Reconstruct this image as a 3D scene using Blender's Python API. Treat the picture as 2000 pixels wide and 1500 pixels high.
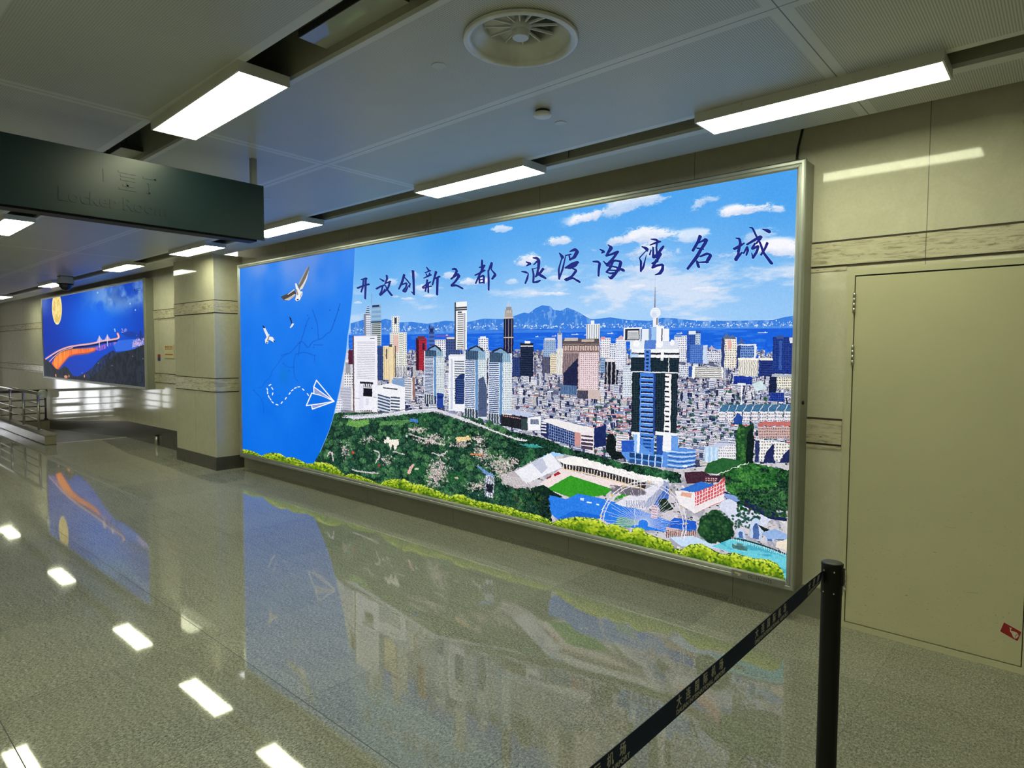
import bpy, bmesh, math, random
import numpy as np
from mathutils import Vector, Matrix

for o in list(bpy.data.objects): bpy.data.objects.remove(o)
S = bpy.context.scene
COL = S.collection

# ---------------------------------------------------------------- camera, daylight, exposure
cam_data = bpy.data.cameras.new('camera'); cam_data.sensor_width = 36.0; cam_data.lens = 1237.4/2000*36; cam_data.clip_start = .02
cam = bpy.data.objects.new('camera', cam_data); COL.objects.link(cam); S.camera = cam
yaw, pitch, roll = -.724254, -.0505178, -.005472
fw = Vector((math.sin(yaw)*math.cos(pitch), math.cos(yaw)*math.cos(pitch), math.sin(pitch)))
rt = Vector((math.cos(yaw), -math.sin(yaw), 0)); dn = fw.cross(rt)
rt, dn = rt*math.cos(roll)+dn*math.sin(roll), dn*math.cos(roll)-rt*math.sin(roll)
cam.matrix_world = Matrix(((rt.x, -dn.x, -fw.x, 0), (rt.y, -dn.y, -fw.y, 0), (rt.z, -dn.z, -fw.z, 1.6), (0, 0, 0, 1)))
world = bpy.data.worlds.new('overcast_sky'); S.world = world; world.use_nodes = True
bg = world.node_tree.nodes['Background']; bg.inputs['Color'].default_value = (.95, .97, 1, 1); bg.inputs['Strength'].default_value = 5.0
S.view_settings.view_transform = 'Standard'; S.view_settings.look = 'None'; S.view_settings.gamma = 1.0
S.view_settings.use_curve_mapping = False; S.view_settings.exposure = 0.0
LAMP = 20.0; LAMP_COL = (1.0, 1.035, .68)
PRINT_GLOW = 1.0
S.cycles.use_denoising = True
S.cycles.max_bounces = 8; S.cycles.diffuse_bounces = 4; S.cycles.glossy_bounces = 5; S.cycles.sample_clamp_indirect = 6.0
S.cycles.blur_glossy = .0

# ---------------------------------------------------------------- helpers
def prop(o, label=None, cat=None, group=None, kind=None):
    for k, v in (('label', label), ('category', cat), ('group', group), ('kind', kind)):
        if v: o[k] = v
    return o
def empty(name, loc, label, cat, group=None, rz=0):
    o = bpy.data.objects.new(name, None); COL.objects.link(o); o.location = loc; o.rotation_euler.z = rz; o.empty_display_size = .1
    return prop(o, label, cat, group)
def mesh(name, bm, mat, parent=None, smooth=False):
    me = bpy.data.meshes.new(name); bmesh.ops.recalc_face_normals(bm, faces=bm.faces[:]); bm.to_mesh(me); bm.free()
    for m in (mat if isinstance(mat, (list, tuple)) else [mat]): me.materials.append(m)
    if smooth:
        for p in me.polygons: p.use_smooth = True
    o = bpy.data.objects.new(name, me); COL.objects.link(o)
    if parent: o.parent = parent
    return o
def smooth_by_angle(o, a=40):
    for p in o.data.polygons: p.use_smooth = True
    bm = bmesh.new(); bm.from_mesh(o.data)
    for e in bm.edges:
        if len(e.link_faces) == 2 and e.calc_face_angle(0) > math.radians(a): e.smooth = False
    bm.to_mesh(o.data); bm.free(); return o
def box(bm, x0, x1, y0, y1, z0, z1, bevel=0, mi=0):
    vs = [bm.verts.new((x, y, z)) for x in (x0, x1) for y in (y0, y1) for z in (z0, z1)]
    fs = [bm.faces.new([vs[i] for i in f]) for f in ((0, 1, 3, 2), (4, 6, 7, 5), (0, 4, 5, 1), (2, 3, 7, 6), (0, 2, 6, 4), (1, 5, 7, 3))]
    for f in fs: f.material_index = mi
    if bevel:
        es = list({e for f in fs for e in f.edges})
        r = bmesh.ops.bevel(bm, geom=es, offset=bevel, segments=2, affect='EDGES', profile=.5)
        for f in r['faces']: f.material_index = mi
    return bm
def bx(*a, **k): return box(bmesh.new(), *a, **k)
def poly_prism(bm, pts, axis, a, b, mi=0):
    """pts: outline in the two other axes (x before y before z); extruded along axis from a to b."""
    def P(p, t): q = [p[0], p[1]]; q.insert(axis, t); return q
    v0 = [bm.verts.new(P(p, a)) for p in pts]; v1 = [bm.verts.new(P(p, b)) for p in pts]; n = len(pts)
    fs = [bm.faces.new(v0), bm.faces.new(v1[::-1])]+[bm.faces.new((v0[i], v0[(i+1) % n], v1[(i+1) % n], v1[i])) for i in range(n)]
    for f in fs: f.material_index = mi
    return bm
def lathe(bm, prof, c=(0, 0, 0), seg=48, axis=2, mi=0, arc=None):
    """prof: (radius, height) pairs turned about an axis through c."""
    rings = []
    for r, h in prof:
        ring = []
        for i in range(seg):
            a = 2*math.pi*i/seg; p = [r*math.cos(a), r*math.sin(a)]; p.insert(axis, h)
            ring.append(bm.verts.new((c[0]+p[0], c[1]+p[1], c[2]+p[2])))
        rings.append(ring)
    for a, b in zip(rings, rings[1:]):
        for i in range(seg):
            f = bm.faces.new((a[i], a[(i+1) % seg], b[(i+1) % seg], b[i])); f.material_index = mi; f.smooth = True
    return bm
def cap(bm, prof, c=(0, 0, 0), seg=48, axis=2):
    return lathe(bm, [(1e-4, prof[0][1])]+prof+[(1e-4, prof[-1][1])], c, seg, axis)
def tube(bm, pts, r, seg=12, closed=True):
    pts = [Vector(p) for p in pts]; rings = []; n = None
    for i, p in enumerate(pts):
        t = ((pts[min(i+1, len(pts)-1)]-pts[max(i-1, 0)])).normalized()
        if n is None: n = t.orthogonal().normalized()
        n = (n-t*n.dot(t)).normalized(); b = t.cross(n)
        rings.append([bm.verts.new(p+(n*math.cos(2*math.pi*k/seg)+b*math.sin(2*math.pi*k/seg))*r) for k in range(seg)])
    for a, b in zip(rings, rings[1:]):
        for k in range(seg): bm.faces.new((a[k], a[(k+1) % seg], b[(k+1) % seg], b[k])).smooth = True
    if closed: bm.faces.new(rings[0][::-1]); bm.faces.new(rings[-1])
    return bm
def copy_tree(o, loc, label=None, group=None):
    r = o.copy(); COL.objects.link(r); r.location = loc
    if label: r['label'] = label
    if group: r['group'] = group
    for ch in o.children:
        c = ch.copy(); COL.objects.link(c); c.parent = r
        for g in ch.children:
            d = g.copy(); COL.objects.link(d); d.parent = c
    return r
def text_bm(body, size, depth=.001, bold=0.0):
    """Lettering as a mesh in its own plane (x right, y up), with the bundled default font."""
    cu = bpy.data.curves.new('lettering', 'FONT'); cu.body = body; cu.size = size; cu.extrude = depth/2; cu.offset = bold; cu.resolution_u = 3
    o = bpy.data.objects.new('lettering', cu); COL.objects.link(o); bpy.context.view_layer.update()
    me = bpy.data.meshes.new_from_object(o.evaluated_get(bpy.context.evaluated_depsgraph_get())); bm = bmesh.new(); bm.from_mesh(me)
    bpy.data.objects.remove(o); bpy.data.curves.remove(cu); bpy.data.meshes.remove(me); return bm

# ---------------------------------------------------------------- materials
class NT:
    def __init__(self, name):
        self.m = bpy.data.materials.new(name); self.m.use_nodes = True; self.t = self.m.node_tree; self.b = self.t.nodes['Principled BSDF']
        self.out = self.t.nodes['Material Output']
    def n(self, kind, **k):
        nd = self.t.nodes.new(kind)
        for a, v in k.items():
            if isinstance(a, str) and hasattr(nd, a): setattr(nd, a, v)
        return nd
    def l(self, a, b): self.t.links.new(a, b)
    def pos(self):
        return self.n('ShaderNodeNewGeometry').outputs['Position']
    def scaled(self, s):
        m = self.n('ShaderNodeMapping'); m.inputs['Scale'].default_value = s; self.l(self.pos(), m.inputs['Vector']); return m.outputs[0]
    def noise(self, vec, scale, detail=4, rough=.5, dist=0):
        nd = self.n('ShaderNodeTexNoise'); nd.inputs['Scale'].default_value = scale; nd.inputs['Detail'].default_value = detail; nd.inputs['Roughness'].default_value = rough; nd.inputs['Distortion'].default_value = dist
        self.l(vec, nd.inputs['Vector']); return nd.outputs[0]
    def math(self, op, a, b=None, c=None):
        nd = self.n('ShaderNodeMath', operation=op)
        for i, v in enumerate((a, b, c)):
            if v is None: continue
            if isinstance(v, (int, float)): nd.inputs[i].default_value = v
            else: self.l(v, nd.inputs[i])
        return nd.outputs[0]
    def ramp(self, fac, stops):
        nd = self.n('ShaderNodeValToRGB'); e = nd.color_ramp.elements
        while len(e) < len(stops): e.new(.5)
        for x, (p, c) in zip(e, stops): x.position = p; x.color = (*c, 1) if len(c) == 3 else c
        self.l(fac, nd.inputs[0]); return nd.outputs[0]
    def mix(self, fac, a, b, mode='MIX'):
        nd = self.n('ShaderNodeMix', data_type='RGBA', blend_type=mode)
        for s, v in ((nd.inputs[0], fac), (nd.inputs[6], a), (nd.inputs[7], b)):
            if isinstance(v, (int, float)): s.default_value = v
            elif isinstance(v, tuple): s.default_value = (*v, 1)
            else: self.l(v, s)
        return nd.outputs[2]
    def bump(self, h, strength, dist=.002):
        nd = self.n('ShaderNodeBump'); nd.inputs['Strength'].default_value = strength; nd.inputs['Distance'].default_value = dist; self.l(h, nd.inputs['Height']); self.l(nd.outputs[0], self.b.inputs['Normal'])
    def set(self, **k):
        for a, v in k.items():
            s = self.b.inputs[a.replace('_', ' ')]
            if isinstance(v, tuple): s.default_value = (*v, 1)
            elif isinstance(v, (int, float)): s.default_value = v
            else: self.l(v, s)
        return self
    def xyz(self):
        s = self.n('ShaderNodeSeparateXYZ'); self.l(self.pos(), s.inputs[0]); return s.outputs
    def line(self, c, origin, period, half):
        """1 on the lines origin + k*period of coordinate c."""
        d = self.math('PINGPONG', self.math('SUBTRACT', c, origin), period/2)
        return self.math('LESS_THAN', d, half)

def plain(name, col, rough=.5, metal=0.0, spec=.5, var=.06, scale=30, **k):
    t = NT(name); f = t.noise(t.pos(), scale, 5, .6)
    t.set(Base_Color=t.ramp(f, [(.3, tuple(c*(1-var) for c in col)), (.7, tuple(min(1, c*(1+var)) for c in col))]), Roughness=rough, Metallic=metal, Specular_IOR_Level=spec, **k); return t.m
def brushed(name, col, rough=.35, sx=(2, 2, 120), metal=.9):
    t = NT(name); f = t.noise(t.scaled(sx), 1.5, 4, .6)
    t.set(Base_Color=t.ramp(f, [(.25, tuple(c*.82 for c in col)), (.75, tuple(min(1, c*1.1) for c in col))]), Roughness=t.ramp(f, [(0, (rough*.8,)*3), (1, (rough*1.25,)*3)]), Metallic=metal); return t.m

def granite_floor():
    t = NT('polished_granite'); x, y, _ = t.xyz()
    sp = t.noise(t.scaled((1.25, .85, 1)), 92, 4, .8, .5); sp2 = t.noise(t.pos(), 210, 2, .6); big = t.noise(t.pos(), 2.3, 5, .6, .8)
    vein = t.noise(t.scaled((1.2, 9, 1)), 3.0, 5, .65, .5)
    c = t.ramp(sp, [(.38, (.02, .02, .015)), (.45, (.165, .165, .135)), (.52, (.31, .31, .26)), (.61, (.56, .56, .49))])
    c = t.mix(.35, c, t.ramp(sp2, [(.38, (.10, .10, .08)), (.6, (.47, .47, .40))]))
    c = t.mix(t.ramp(big, [(.35, (0, 0, 0)), (.7, (.32,)*3)]), c, (.36, .35, .28)); c = t.mix(t.ramp(vein, [(.5, (0, 0, 0)), (.75, (.35,)*3)]), c, (.12, .12, .10))
    cell = t.n('ShaderNodeTexWhiteNoise', noise_dimensions='2D'); cb = t.n('ShaderNodeCombineXYZ')
    t.l(t.math('FLOOR', t.math('DIVIDE', t.math('SUBTRACT', x, -.675), .955)), cb.inputs[0]); t.l(t.math('FLOOR', t.math('DIVIDE', t.math('SUBTRACT', y, 1.485), .955)), cb.inputs[1]); t.l(cb.outputs[0], cell.inputs['Vector'])
    c = t.mix(1.0, c, t.ramp(cell.outputs[0], [(0, (.88, .88, .88)), (1, (1.05, 1.04, 1.03))]), 'MULTIPLY')
    seam = t.math('MULTIPLY', t.math('MAXIMUM', t.line(x, -.675, .955, .0014), t.line(y, 1.485, .955, .0020)), t.math('ADD', .35, t.math('MULTIPLY', t.math('LESS_THAN', y, 1.8), .6)))
    c = t.mix(seam, c, (.03, .03, .025))
    ro = t.ramp(sp, [(.35, (.02,)*3), (.65, (.055,)*3)])
    t.set(Base_Color=c, Roughness=t.mix(seam, ro, (.6, .6, .6)), IOR=1.5, Specular_IOR_Level=.5)
    t.bump(t.math('MULTIPLY', t.noise(t.pos(), 1.6, 2, .5), 1.0), .03, .015); return t.m
def stone(name, col, dark, rough=.12, joint=None, jo=0, axis=0, gloss=.5, jw=.0018):
    t = NT(name); c = t.xyz(); f = t.noise(t.pos(), 6, 7, .62, 1.2); g = t.noise(t.pos(), 60, 4, .6)
    k = t.mix(t.ramp(f, [(.35, (0, 0, 0)), (.72, (.6,)*3)]), col, dark); k = t.mix(t.ramp(g, [(.4, (0, 0, 0)), (.75, (.28,)*3)]), k, tuple(v*.7 for v in col))
    sp = t.noise(t.pos(), 14, 3, .7, .4); k = t.mix(t.ramp(sp, [(.70, (0, 0, 0)), (.78, (.4,)*3)]), k, tuple(v*.45 for v in col))
    if joint:
        j = t.line(c[axis], jo, joint, jw); k = t.mix(j, k, tuple(v*.3 for v in col))
    t.set(Base_Color=k, Roughness=t.ramp(f, [(0, (rough*.8,)*3), (1, (rough*1.4,)*3)]), Specular_IOR_Level=gloss); t.bump(t.noise(t.pos(), 1.1, 2, .5), .06, .02); return t.m
def travertine():
    t = NT('veined_travertine'); v = t.scaled((1, 1, 7)); f = t.noise(v, 5, 8, .72, 1.6); g = t.noise(t.scaled((6, 6, 40)), 3, 5, .7, .5)
    k = t.ramp(f, [(.28, (.11, .09, .06)), (.40, (.36, .32, .22)), (.50, (.55, .51, .39)), (.7, (.64, .60, .47))]); k = t.mix(t.ramp(g, [(.58, (0, 0, 0)), (.70, (.85,)*3)]), k, (.11, .09, .06))
    j = t.line(t.xyz()[0], -.615, 1.339, .0015); k = t.mix(j, k, (.08, .07, .05))
    t.set(Base_Color=k, Roughness=.24); return t.m
def perforated():
    t = NT('perforated_metal_panel'); x, y, _ = t.xyz(); P = 1.907
    dx = t.math('PINGPONG', t.math('SUBTRACT', x, -.858), 2.994/2)
    dy = t.math('MINIMUM', t.math('MINIMUM', t.math('PINGPONG', t.math('SUBTRACT', y, 2.428), P/2), t.math('PINGPONG', t.math('SUBTRACT', y, 1.57), P/2)), t.math('PINGPONG', t.math('SUBTRACT', y, 3.262), P/2))
    d = t.math('MINIMUM', dx, dy); field = t.math('GREATER_THAN', d, .042); seam = t.math('LESS_THAN', t.math('MINIMUM', dx, t.math('PINGPONG', t.math('SUBTRACT', y, 2.428), P/2)), .0022)
    q = .0098; hx = t.math('SINE', t.math('MULTIPLY', x, 2*math.pi/q)); hy = t.math('SINE', t.math('MULTIPLY', y, 2*math.pi/q))
    hole = t.math('MULTIPLY', t.math('GREATER_THAN', t.math('ADD', t.math('MULTIPLY', hx, .95), t.math('MULTIPLY', hy, .42)), .55), field)
    base = t.mix(t.ramp(t.noise(t.pos(), 1.5, 4, .6), [(.3, (0, 0, 0)), (.7, (1, 1, 1))]), (.49, .50, .47), (.55, .56, .525))
    c = t.mix(field, t.mix(1.0, base, (1.12, 1.12, 1.12), 'MULTIPLY'), base); c = t.mix(hole, c, (.24, .245, .22)); c = t.mix(seam, c, (.10, .10, .09))
    t.set(Base_Color=c, Roughness=.36, Metallic=.0, Specular_IOR_Level=.36); return t.m
def lamp_mat():
    t = NT('lit_diffuser'); t.t.nodes.remove(t.b); e = t.n('ShaderNodeEmission'); e.inputs['Color'].default_value = (*LAMP_COL, 1); e.inputs['Strength'].default_value = LAMP
    t.l(e.outputs[0], t.out.inputs['Surface']); return t.m
def print_mat(name, arr):
    h, w, _ = arr.shape; im = bpy.data.images.new(name, w, h, alpha=False); im.colorspace_settings.name = 'sRGB'
    px = np.ones((h, w, 4), np.float32); px[..., :3] = arr[::-1]; im.pixels.foreach_set(px.ravel()); im.update(); im.pack()
    t = NT(name); tx = t.n('ShaderNodeTexImage', image=im, extension='EXTEND'); uv = t.n('ShaderNodeUVMap'); t.l(uv.outputs[0], tx.inputs[0])
    t.set(Base_Color=(.004, .004, .004), Roughness=.6, Specular_IOR_Level=.04, Emission_Strength=PRINT_GLOW); t.l(tx.outputs[0], t.b.inputs['Emission Color']); return t.m
def worn_paint():
    t = NT('scuffed_cream_paint'); n = t.noise(t.scaled((5, 5, 14)), 2.0, 3, .6, 1.5); m = t.noise(t.pos(), 3, 5, .6); z_ = t.xyz()[2]
    w = t.noise(t.scaled((9, 9, 30)), 3.1, 2, .5, 3.0); low = t.math('SMOOTH_MIN', 1.0, t.math('MAXIMUM', t.math('SUBTRACT', 1.25, z_), 0.0), .1)
    k = t.mix(t.ramp(m, [(.35, (0, 0, 0)), (.7, (.5,)*3)]), (.55, .525, .36), (.49, .47, .325))
    k = t.mix(t.math('MULTIPLY', t.ramp(w, [(.685, (0, 0, 0)), (.71, (.8,)*3)]), low), k, (.20, .17, .10)); k = t.mix(t.math('MULTIPLY', t.ramp(n, [(.70, (0, 0, 0)), (.73, (.55,)*3)]), low), k, (.24, .20, .12))
    t.set(Base_Color=k, Roughness=.38); return t.m

M = dict(
    floor=granite_floor(), wall=stone('cream_marble', (.61, .585, .475), (.50, .475, .375), .06, 1.339, -.615, gloss=.36), column=stone('column_marble', (.55, .53, .42), (.45, .425, .33), .06, 1.27, -9.125),
    band=travertine(), groove=plain('dark_joint', (.045, .035, .025), .8), skirt=stone('grey_granite_skirting', (.225, .22, .18), (.19, .185, .15), .3, 1.339, -2.96), dark_skirt=stone('dark_granite_skirting', (.075, .073, .066), (.05, .05, .046), .2, 1.339, -.6),
    ceiling=perforated(), void=plain('ceiling_void', (.05, .05, .042), .85), slot=plain('slot_side', (.30, .29, .22), .6), paint=plain('lamp_body_paint', (.54, .54, .50), .4, var=.03), lamp=lamp_mat(),
    alu=brushed('anodised_aluminium', (.45, .47, .46), .44, (3, 3, 3)), alu_side=plain('aluminium_return', (.27, .28, .235), .45, .35), off=plain('unlit_acrylic', (.40, .41, .37), .04, var=.03),
    vent=plain('vent_enamel', (.57, .585, .56), .32, .2, var=.12, scale=9), vent_in=plain('vent_throat', (.30, .30, .24), .5), dark=plain('dark_cavity', (.02, .02, .018), .8), disc=plain('ceiling_disc_paint', (.50, .51, .48), .36, var=.02), white=plain('white_plastic', (.66, .67, .66), .35, var=.02),
    teal=plain('dark_teal_enamel', (.005, .0155, .019), .34, spec=.34, var=.1, scale=5), black=plain('black_powder_coat', (.0025, .0025, .0022), .5, spec=.25, var=.2), cap=plain('worn_black_cap', (.055, .055, .052), .5, var=.25), belt=plain('navy_webbing', (.009, .018, .045), .75, spec=.2, scale=400, var=.3),
    silver=plain('printed_silver', (.36, .34, .29), .6), steel=brushed('brushed_steel', (.52, .51, .46), .3, (4, 4, 4)), rail_dark=plain('dark_rail', (.05, .052, .05), .35, .4), kerb_top=plain('kerb_coping_stone', (.22, .20, .135), .6, spec=.25, var=.15), kerb=stone('beige_kerb_stone', (.25, .225, .15), (.21, .19, .125), .2),
    door=worn_paint(), door_frame=plain('cream_frame_paint', (.53, .51, .36), .4, var=.05, scale=4), red=plain('red_vinyl', (.30, .012, .010), .4, var=.1), vinyl=plain('white_vinyl', (.62, .55, .47), .4), blue=plain('blue_vinyl', (.03, .06, .22), .5),
    cable=plain('black_cable', (.010, .012, .011), .45), plate=plain('grey_plate', (.23, .235, .22), .4, .3), ink=plain('dark_lettering', (.035, .035, .035), .6), notice=plain('cream_notice', (.60, .54, .33), .5), rust=plain('rust_lettering', (.30, .10, .04), .6),
    ramp=plain('ramp_granite', (.085, .08, .066), .42, var=.35, scale=120), lens=plain('smoked_dome', (.012, .014, .014), .08, spec=.7), grey=plain('grey_plastic', (.46, .48, .44), .45), pale=plain('pale_strip', (.55, .52, .40), .35))
gl = NT('window_glass'); gl.t.nodes.remove(gl.b); tr = gl.n('ShaderNodeBsdfTransparent'); gs = gl.n('ShaderNodeBsdfGlossy'); gs.inputs['Roughness'].default_value = .02; mx = gl.n('ShaderNodeMixShader'); mx.inputs[0].default_value = .08
gl.l(tr.outputs[0], mx.inputs[1]); gl.l(gs.outputs[0], mx.inputs[2]); gl.l(mx.outputs[0], gl.out.inputs['Surface']); M['glass'] = gl.m

def struct(name, bm, mat, label=None, parent=None):
    o = mesh(name, bm, mat, parent)
    if not parent: prop(o, label, None, None, 'structure')
    return o
# ---------------------------------------------------------------- setting
CZ = 2.866; XL, XR, YB = -24.0, 4.5, -6.0
# floor: the hall floor, with the ramp going down beside it at the far left
bm = bmesh.new()
box(bm, -12.95, XR, 2.708, 4.2, -.2, 0); box(bm, -17.6, XR, YB, 2.708, -.2, 0)
struct('floor', bm, M['floor'], 'polished speckled grey granite tile floor')
bm = bmesh.new(); poly_prism(bm, [(-12.95, 0), (-18.3, -.30), (-18.3, -1.2), (-12.95, -1.2)], 1, 2.87, 4.2)
box(bm, XL, -18.3, 2.0, 4.2, -1.3, -.80); box(bm, XL, -17.6, YB, 2.0, -1.3, -.80)
struct('floor_2', bm, M['ramp'], 'dark polished ramp going down beside the far wall')
struct('trim_1', bx(-12.975, -12.925, 2.90, 3.97, -.05, .004), M['pale'], 'pale strip across the top of the ramp')
# ceiling: metal panels in long strips with open slots between them
bm = bmesh.new(); strips = [(3.45, 3.81)]; y1 = 3.262
while y1 > YB:
    y0 = y1-1.677; strips.append((max(y0, YB), y1)); y1 = y0-.23
strips = [(3.45, 3.81), (1.585, 3.262), (-.325, 1.355), (-2.23, -.555), (-4.14, -2.46), (-6.0, -4.37)]
for a, b in strips:
    if a < 1.985 < b:                                              # this strip has the round opening of the air diffuser
        cx, cy, h = -1.72, 1.985, .26
        for q in ((XL, cx-h, a, b), (cx+h, XR, a, b), (cx-h, cx+h, a, cy-h), (cx-h, cx+h, cy+h, b)): box(bm, *q, CZ, CZ+.02, mi=0)
        N = 64; ring = []
        for i in range(N):
            t_ = 2*math.pi*i/N; c_, s_ = math.cos(t_), math.sin(t_); m_ = h/max(abs(c_), abs(s_))
            ring.append([bm.verts.new((cx+r*c_, cy+r*s_, z_)) for r in (.21, m_) for z_ in (CZ, CZ+.02)])
        for i in range(N):
            p, q = ring[i], ring[(i+1) % N]
            for f in ((p[0], p[2], q[2], q[0]), (p[1], q[1], q[3], p[3]), (p[0], q[0], q[1], p[1])): bm.faces.new(f)
    else: box(bm, XL, XR, a, b, CZ, CZ+.02, mi=0)
    for yy in (a, b): box(bm, XL, XR, yy-(.012 if yy == b else 0), yy+(.012 if yy == a else 0), CZ+.0201, 3.2, mi=2)
box(bm, XL, XR, YB, 4.2, 3.2, 3.3, mi=1)
struct('ceiling', bm, [M['ceiling'], M['void'], M['slot']], 'grey perforated metal panel ceiling with open slots')
# back wall: marble cladding with two travertine bands and a skirting
bm = bmesh.new(); box(bm, -8.6, XR, 4.05, 4.3, -.2, 3.25); struct('wall_back', bm, M['wall'], 'cream marble wall behind the large light box and door')
bm = bmesh.new(); box(bm, XL, -9.6, 3.99, 4.3, -1.3, 3.25); struct('wall_far', bm, M['wall'], 'cream marble wall behind the smaller light box')
def bands(x0, x1, y, n, side=None):
    for k, (za, zb) in enumerate(((2.105, 2.262), (1.055, 1.218))):
        bm = bmesh.new(); box(bm, x0, x1, y-.008, y+.02, za+.012, zb-.012)
        if side: box(bm, side-.02, side+.008, 3.66, 4.05, za+.012, zb-.012)
        for zc in ((za+.004, za+.010), (zb-.010, zb-.004)): pass
        o = struct('trim_%d' % (n+k), bm, M['band'], '%s travertine band on the marble' % ('upper' if k == 0 else 'lower'))
        g = bmesh.new()
        for z0, z1 in ((za, za+.0119), (zb-.0119, zb)):
            box(g, x0, x1, y-.003, y+.02, z0, z1)
            if side: box(g, side-.02, side+.003, 3.664, 4.05, z0, z1)
        mesh('groove', g, M['groove'], o)
        h = bmesh.new(); box(h, x0, x1, y-.004, y+.02, za-.022, za-.0001); mesh('lower_edge', h, M['band'], o)
bands(-8.4, -1.0, 4.05, 2); 
bm = bmesh.new(); box(bm, -1.0, XR, 4.042, 4.07, 2.117, 2.25); o = struct('trim_4', bm, M['band'], 'travertine band above the door')
g = bmesh.new(); box(g, -1.0, XR, 4.046, 4.07, 2.105, 2.1169); box(g, -1.0, XR, 4.046, 4.07, 2.2501, 2.262); mesh('groove', g, M['groove'], o)
bands(XL, -9.8, 3.99, 5)
struct('baseboard_back', bx(-8.478, -.985, 4.035, 4.06, 0, .187), M['skirt'], 'grey granite skirting under the large light box')
bm = bmesh.new(); poly_prism(bm, [(-9.7, 0), (-12.95, 0), (-18.3, -.30), (-18.3, -.085), (-12.95, .297), (-9.7, .317)], 1, 3.98, 4.0); struct('baseboard_far', bm, M['dark_skirt'], 'dark granite skirting along the ramp wall')
# column between the two light boxes
bm = bx(-9.79, -8.478, 3.667, 4.1, 0, CZ-.0); col = struct('column', bm, M['column'], 'marble clad column between the two light boxes')
for k, (za, zb) in enumerate(((2.09, 2.268), (1.04, 1.232))):
    bm = bmesh.new(); box(bm, -9.795, -8.470, 3.659, 4.04, za+.012, zb-.012); o = mesh('travertine_band', bm, M['band'], col)
    g = bmesh.new()
    for z0, z1 in ((za, za+.0119), (zb-.0119, zb)): box(g, -9.793, -8.475, 3.664, 4.04, z0, z1)
    mesh('groove', g, M['groove'], col)
mesh('skirting', bx(-9.795, -8.468, 3.657, 4.04, 0, .176), M['dark_skirt'], col)
g = bmesh.new(); box(g, -8.486, -8.474, 3.663, 3.675, .18, 1.035); box(g, -8.486, -8.474, 3.663, 3.675, 1.235, 2.088); box(g, -8.486, -8.474, 3.663, 3.675, 2.27, CZ-.005); mesh('corner_strip', g, M['pale'], col)
# the other sides of the hall
struct('wall_right', bx(XR, XR+.2, YB, 4.3, -.2, 3.3), M['wall'], 'cream marble end wall'); struct('wall_front', bx(XL, XR, YB-.2, YB, -1.3, 3.3), M['wall'], 'cream marble wall opposite the light boxes')
bm = bmesh.new()
for a in ((YB, -.82, -1.3, 3.3), (-.82, -.03, .30, 3.3), (-.82, -.03, -1.3, -.5), (-.03, .74, -1.3, 3.3), (.74, 2.58, 1.25, 3.3), (.74, 2.58, -1.3, -.5), (2.58, 4.3, -1.3, 3.3)): box(bm, XL-.2, XL, *a)
struct('wall_left', bm, M['wall'], 'far end wall with bright windows')
for n, (ya, yb, za, zb, mull) in enumerate((((.74, 2.58, -.5, 1.25, (1.84, 1.23, .99)), (-.82, -.03, -.5, .30, (-.45,))))):
    bm = bmesh.new()
    for q in mull: w = .07 if q == 1.84 else .025; box(bm, XL-.12, XL-.06, q-w, q+w, za, zb)
    box(bm, XL-.11, XL-.07, ya, yb, za, za+.05); box(bm, XL-.11, XL-.07, ya, yb, zb-.05, zb); box(bm, XL-.11, XL-.07, ya, ya+.04, za, zb); box(bm, XL-.11, XL-.07, yb-.04, yb, za, zb)
    if n == 0: box(bm, XL-.105, XL-.075, 1.84, yb, -.22, -.10)
    o = struct('window_%d' % (n+1), bm, M['alu_side'], 'bright daylight window in the far end wall')
    mesh('pane', bx(XL-.095, XL-.085, ya, yb, za, zb), M['glass'], o)
# kerbs of the ramp
bm = bmesh.new(); box(bm, -17.6, -12.80, 2.712, 2.868, 0, .15); k1 = struct('trim_7', bm, M['kerb'], 'low stone kerb under the steel railing'); mesh('base_joint', bx(-17.6, -12.797, 2.709, 2.871, 0, .008), M['groove'], k1)
mesh('coping', bx(-17.6, -12.785, 2.700, 2.882, .15, .178, bevel=.004), M['kerb_top'], k1)
bm = bmesh.new(); box(bm, -18.50, -18.30, 2.0, 3.985, -.80, -.10); k2 = struct('trim_8', bm, M['kerb'], 'stone kerb at the foot of the ramp'); mesh('coping', bx(-18.52, -18.285, 2.0, 3.985, -.0999, -.075), M['dark_skirt'], k2)
# door with its frame, hinges
bm = bmesh.new(); box(bm, -.982, -.949, 4.018, 4.06, 0, 2.08); box(bm, -.135, -.09, 4.018, 4.06, 0, 2.08); box(bm, -.949, -.135, 4.018, 4.06, 2.047, 2.08); box(bm, -.949, -.135, 4.018, 4.06, 0, .033)
dr = struct('door_1', bm, M['door_frame'], 'cream painted metal service door right of the large light box')
mesh('door_gap', bx(-.949, -.135, 4.040, 4.055, .033, 2.047), M['dark'], dr)
mesh('door_leaf', bx(-.944, -.139, 4.022, 4.0399, .038, 2.039, bevel=.0015), M['door'], dr)
for z0, z1 in ((1.835, 1.95), (1.537, 1.652), (.212, .334)):
    bm = bmesh.new()
    for i in range(4): h = (z1-z0)/4; cap(bm, [(.0075, z0+i*h+.001), (.0075, z0+(i+1)*h-.001)], (-.9475, 4.013, 0), 16)
    cap(bm, [(.005, z0-.004), (.005, z1+.004)], (-.9475, 4.013, 0), 12); mesh('hinge', bm, M['steel'], dr)
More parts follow.
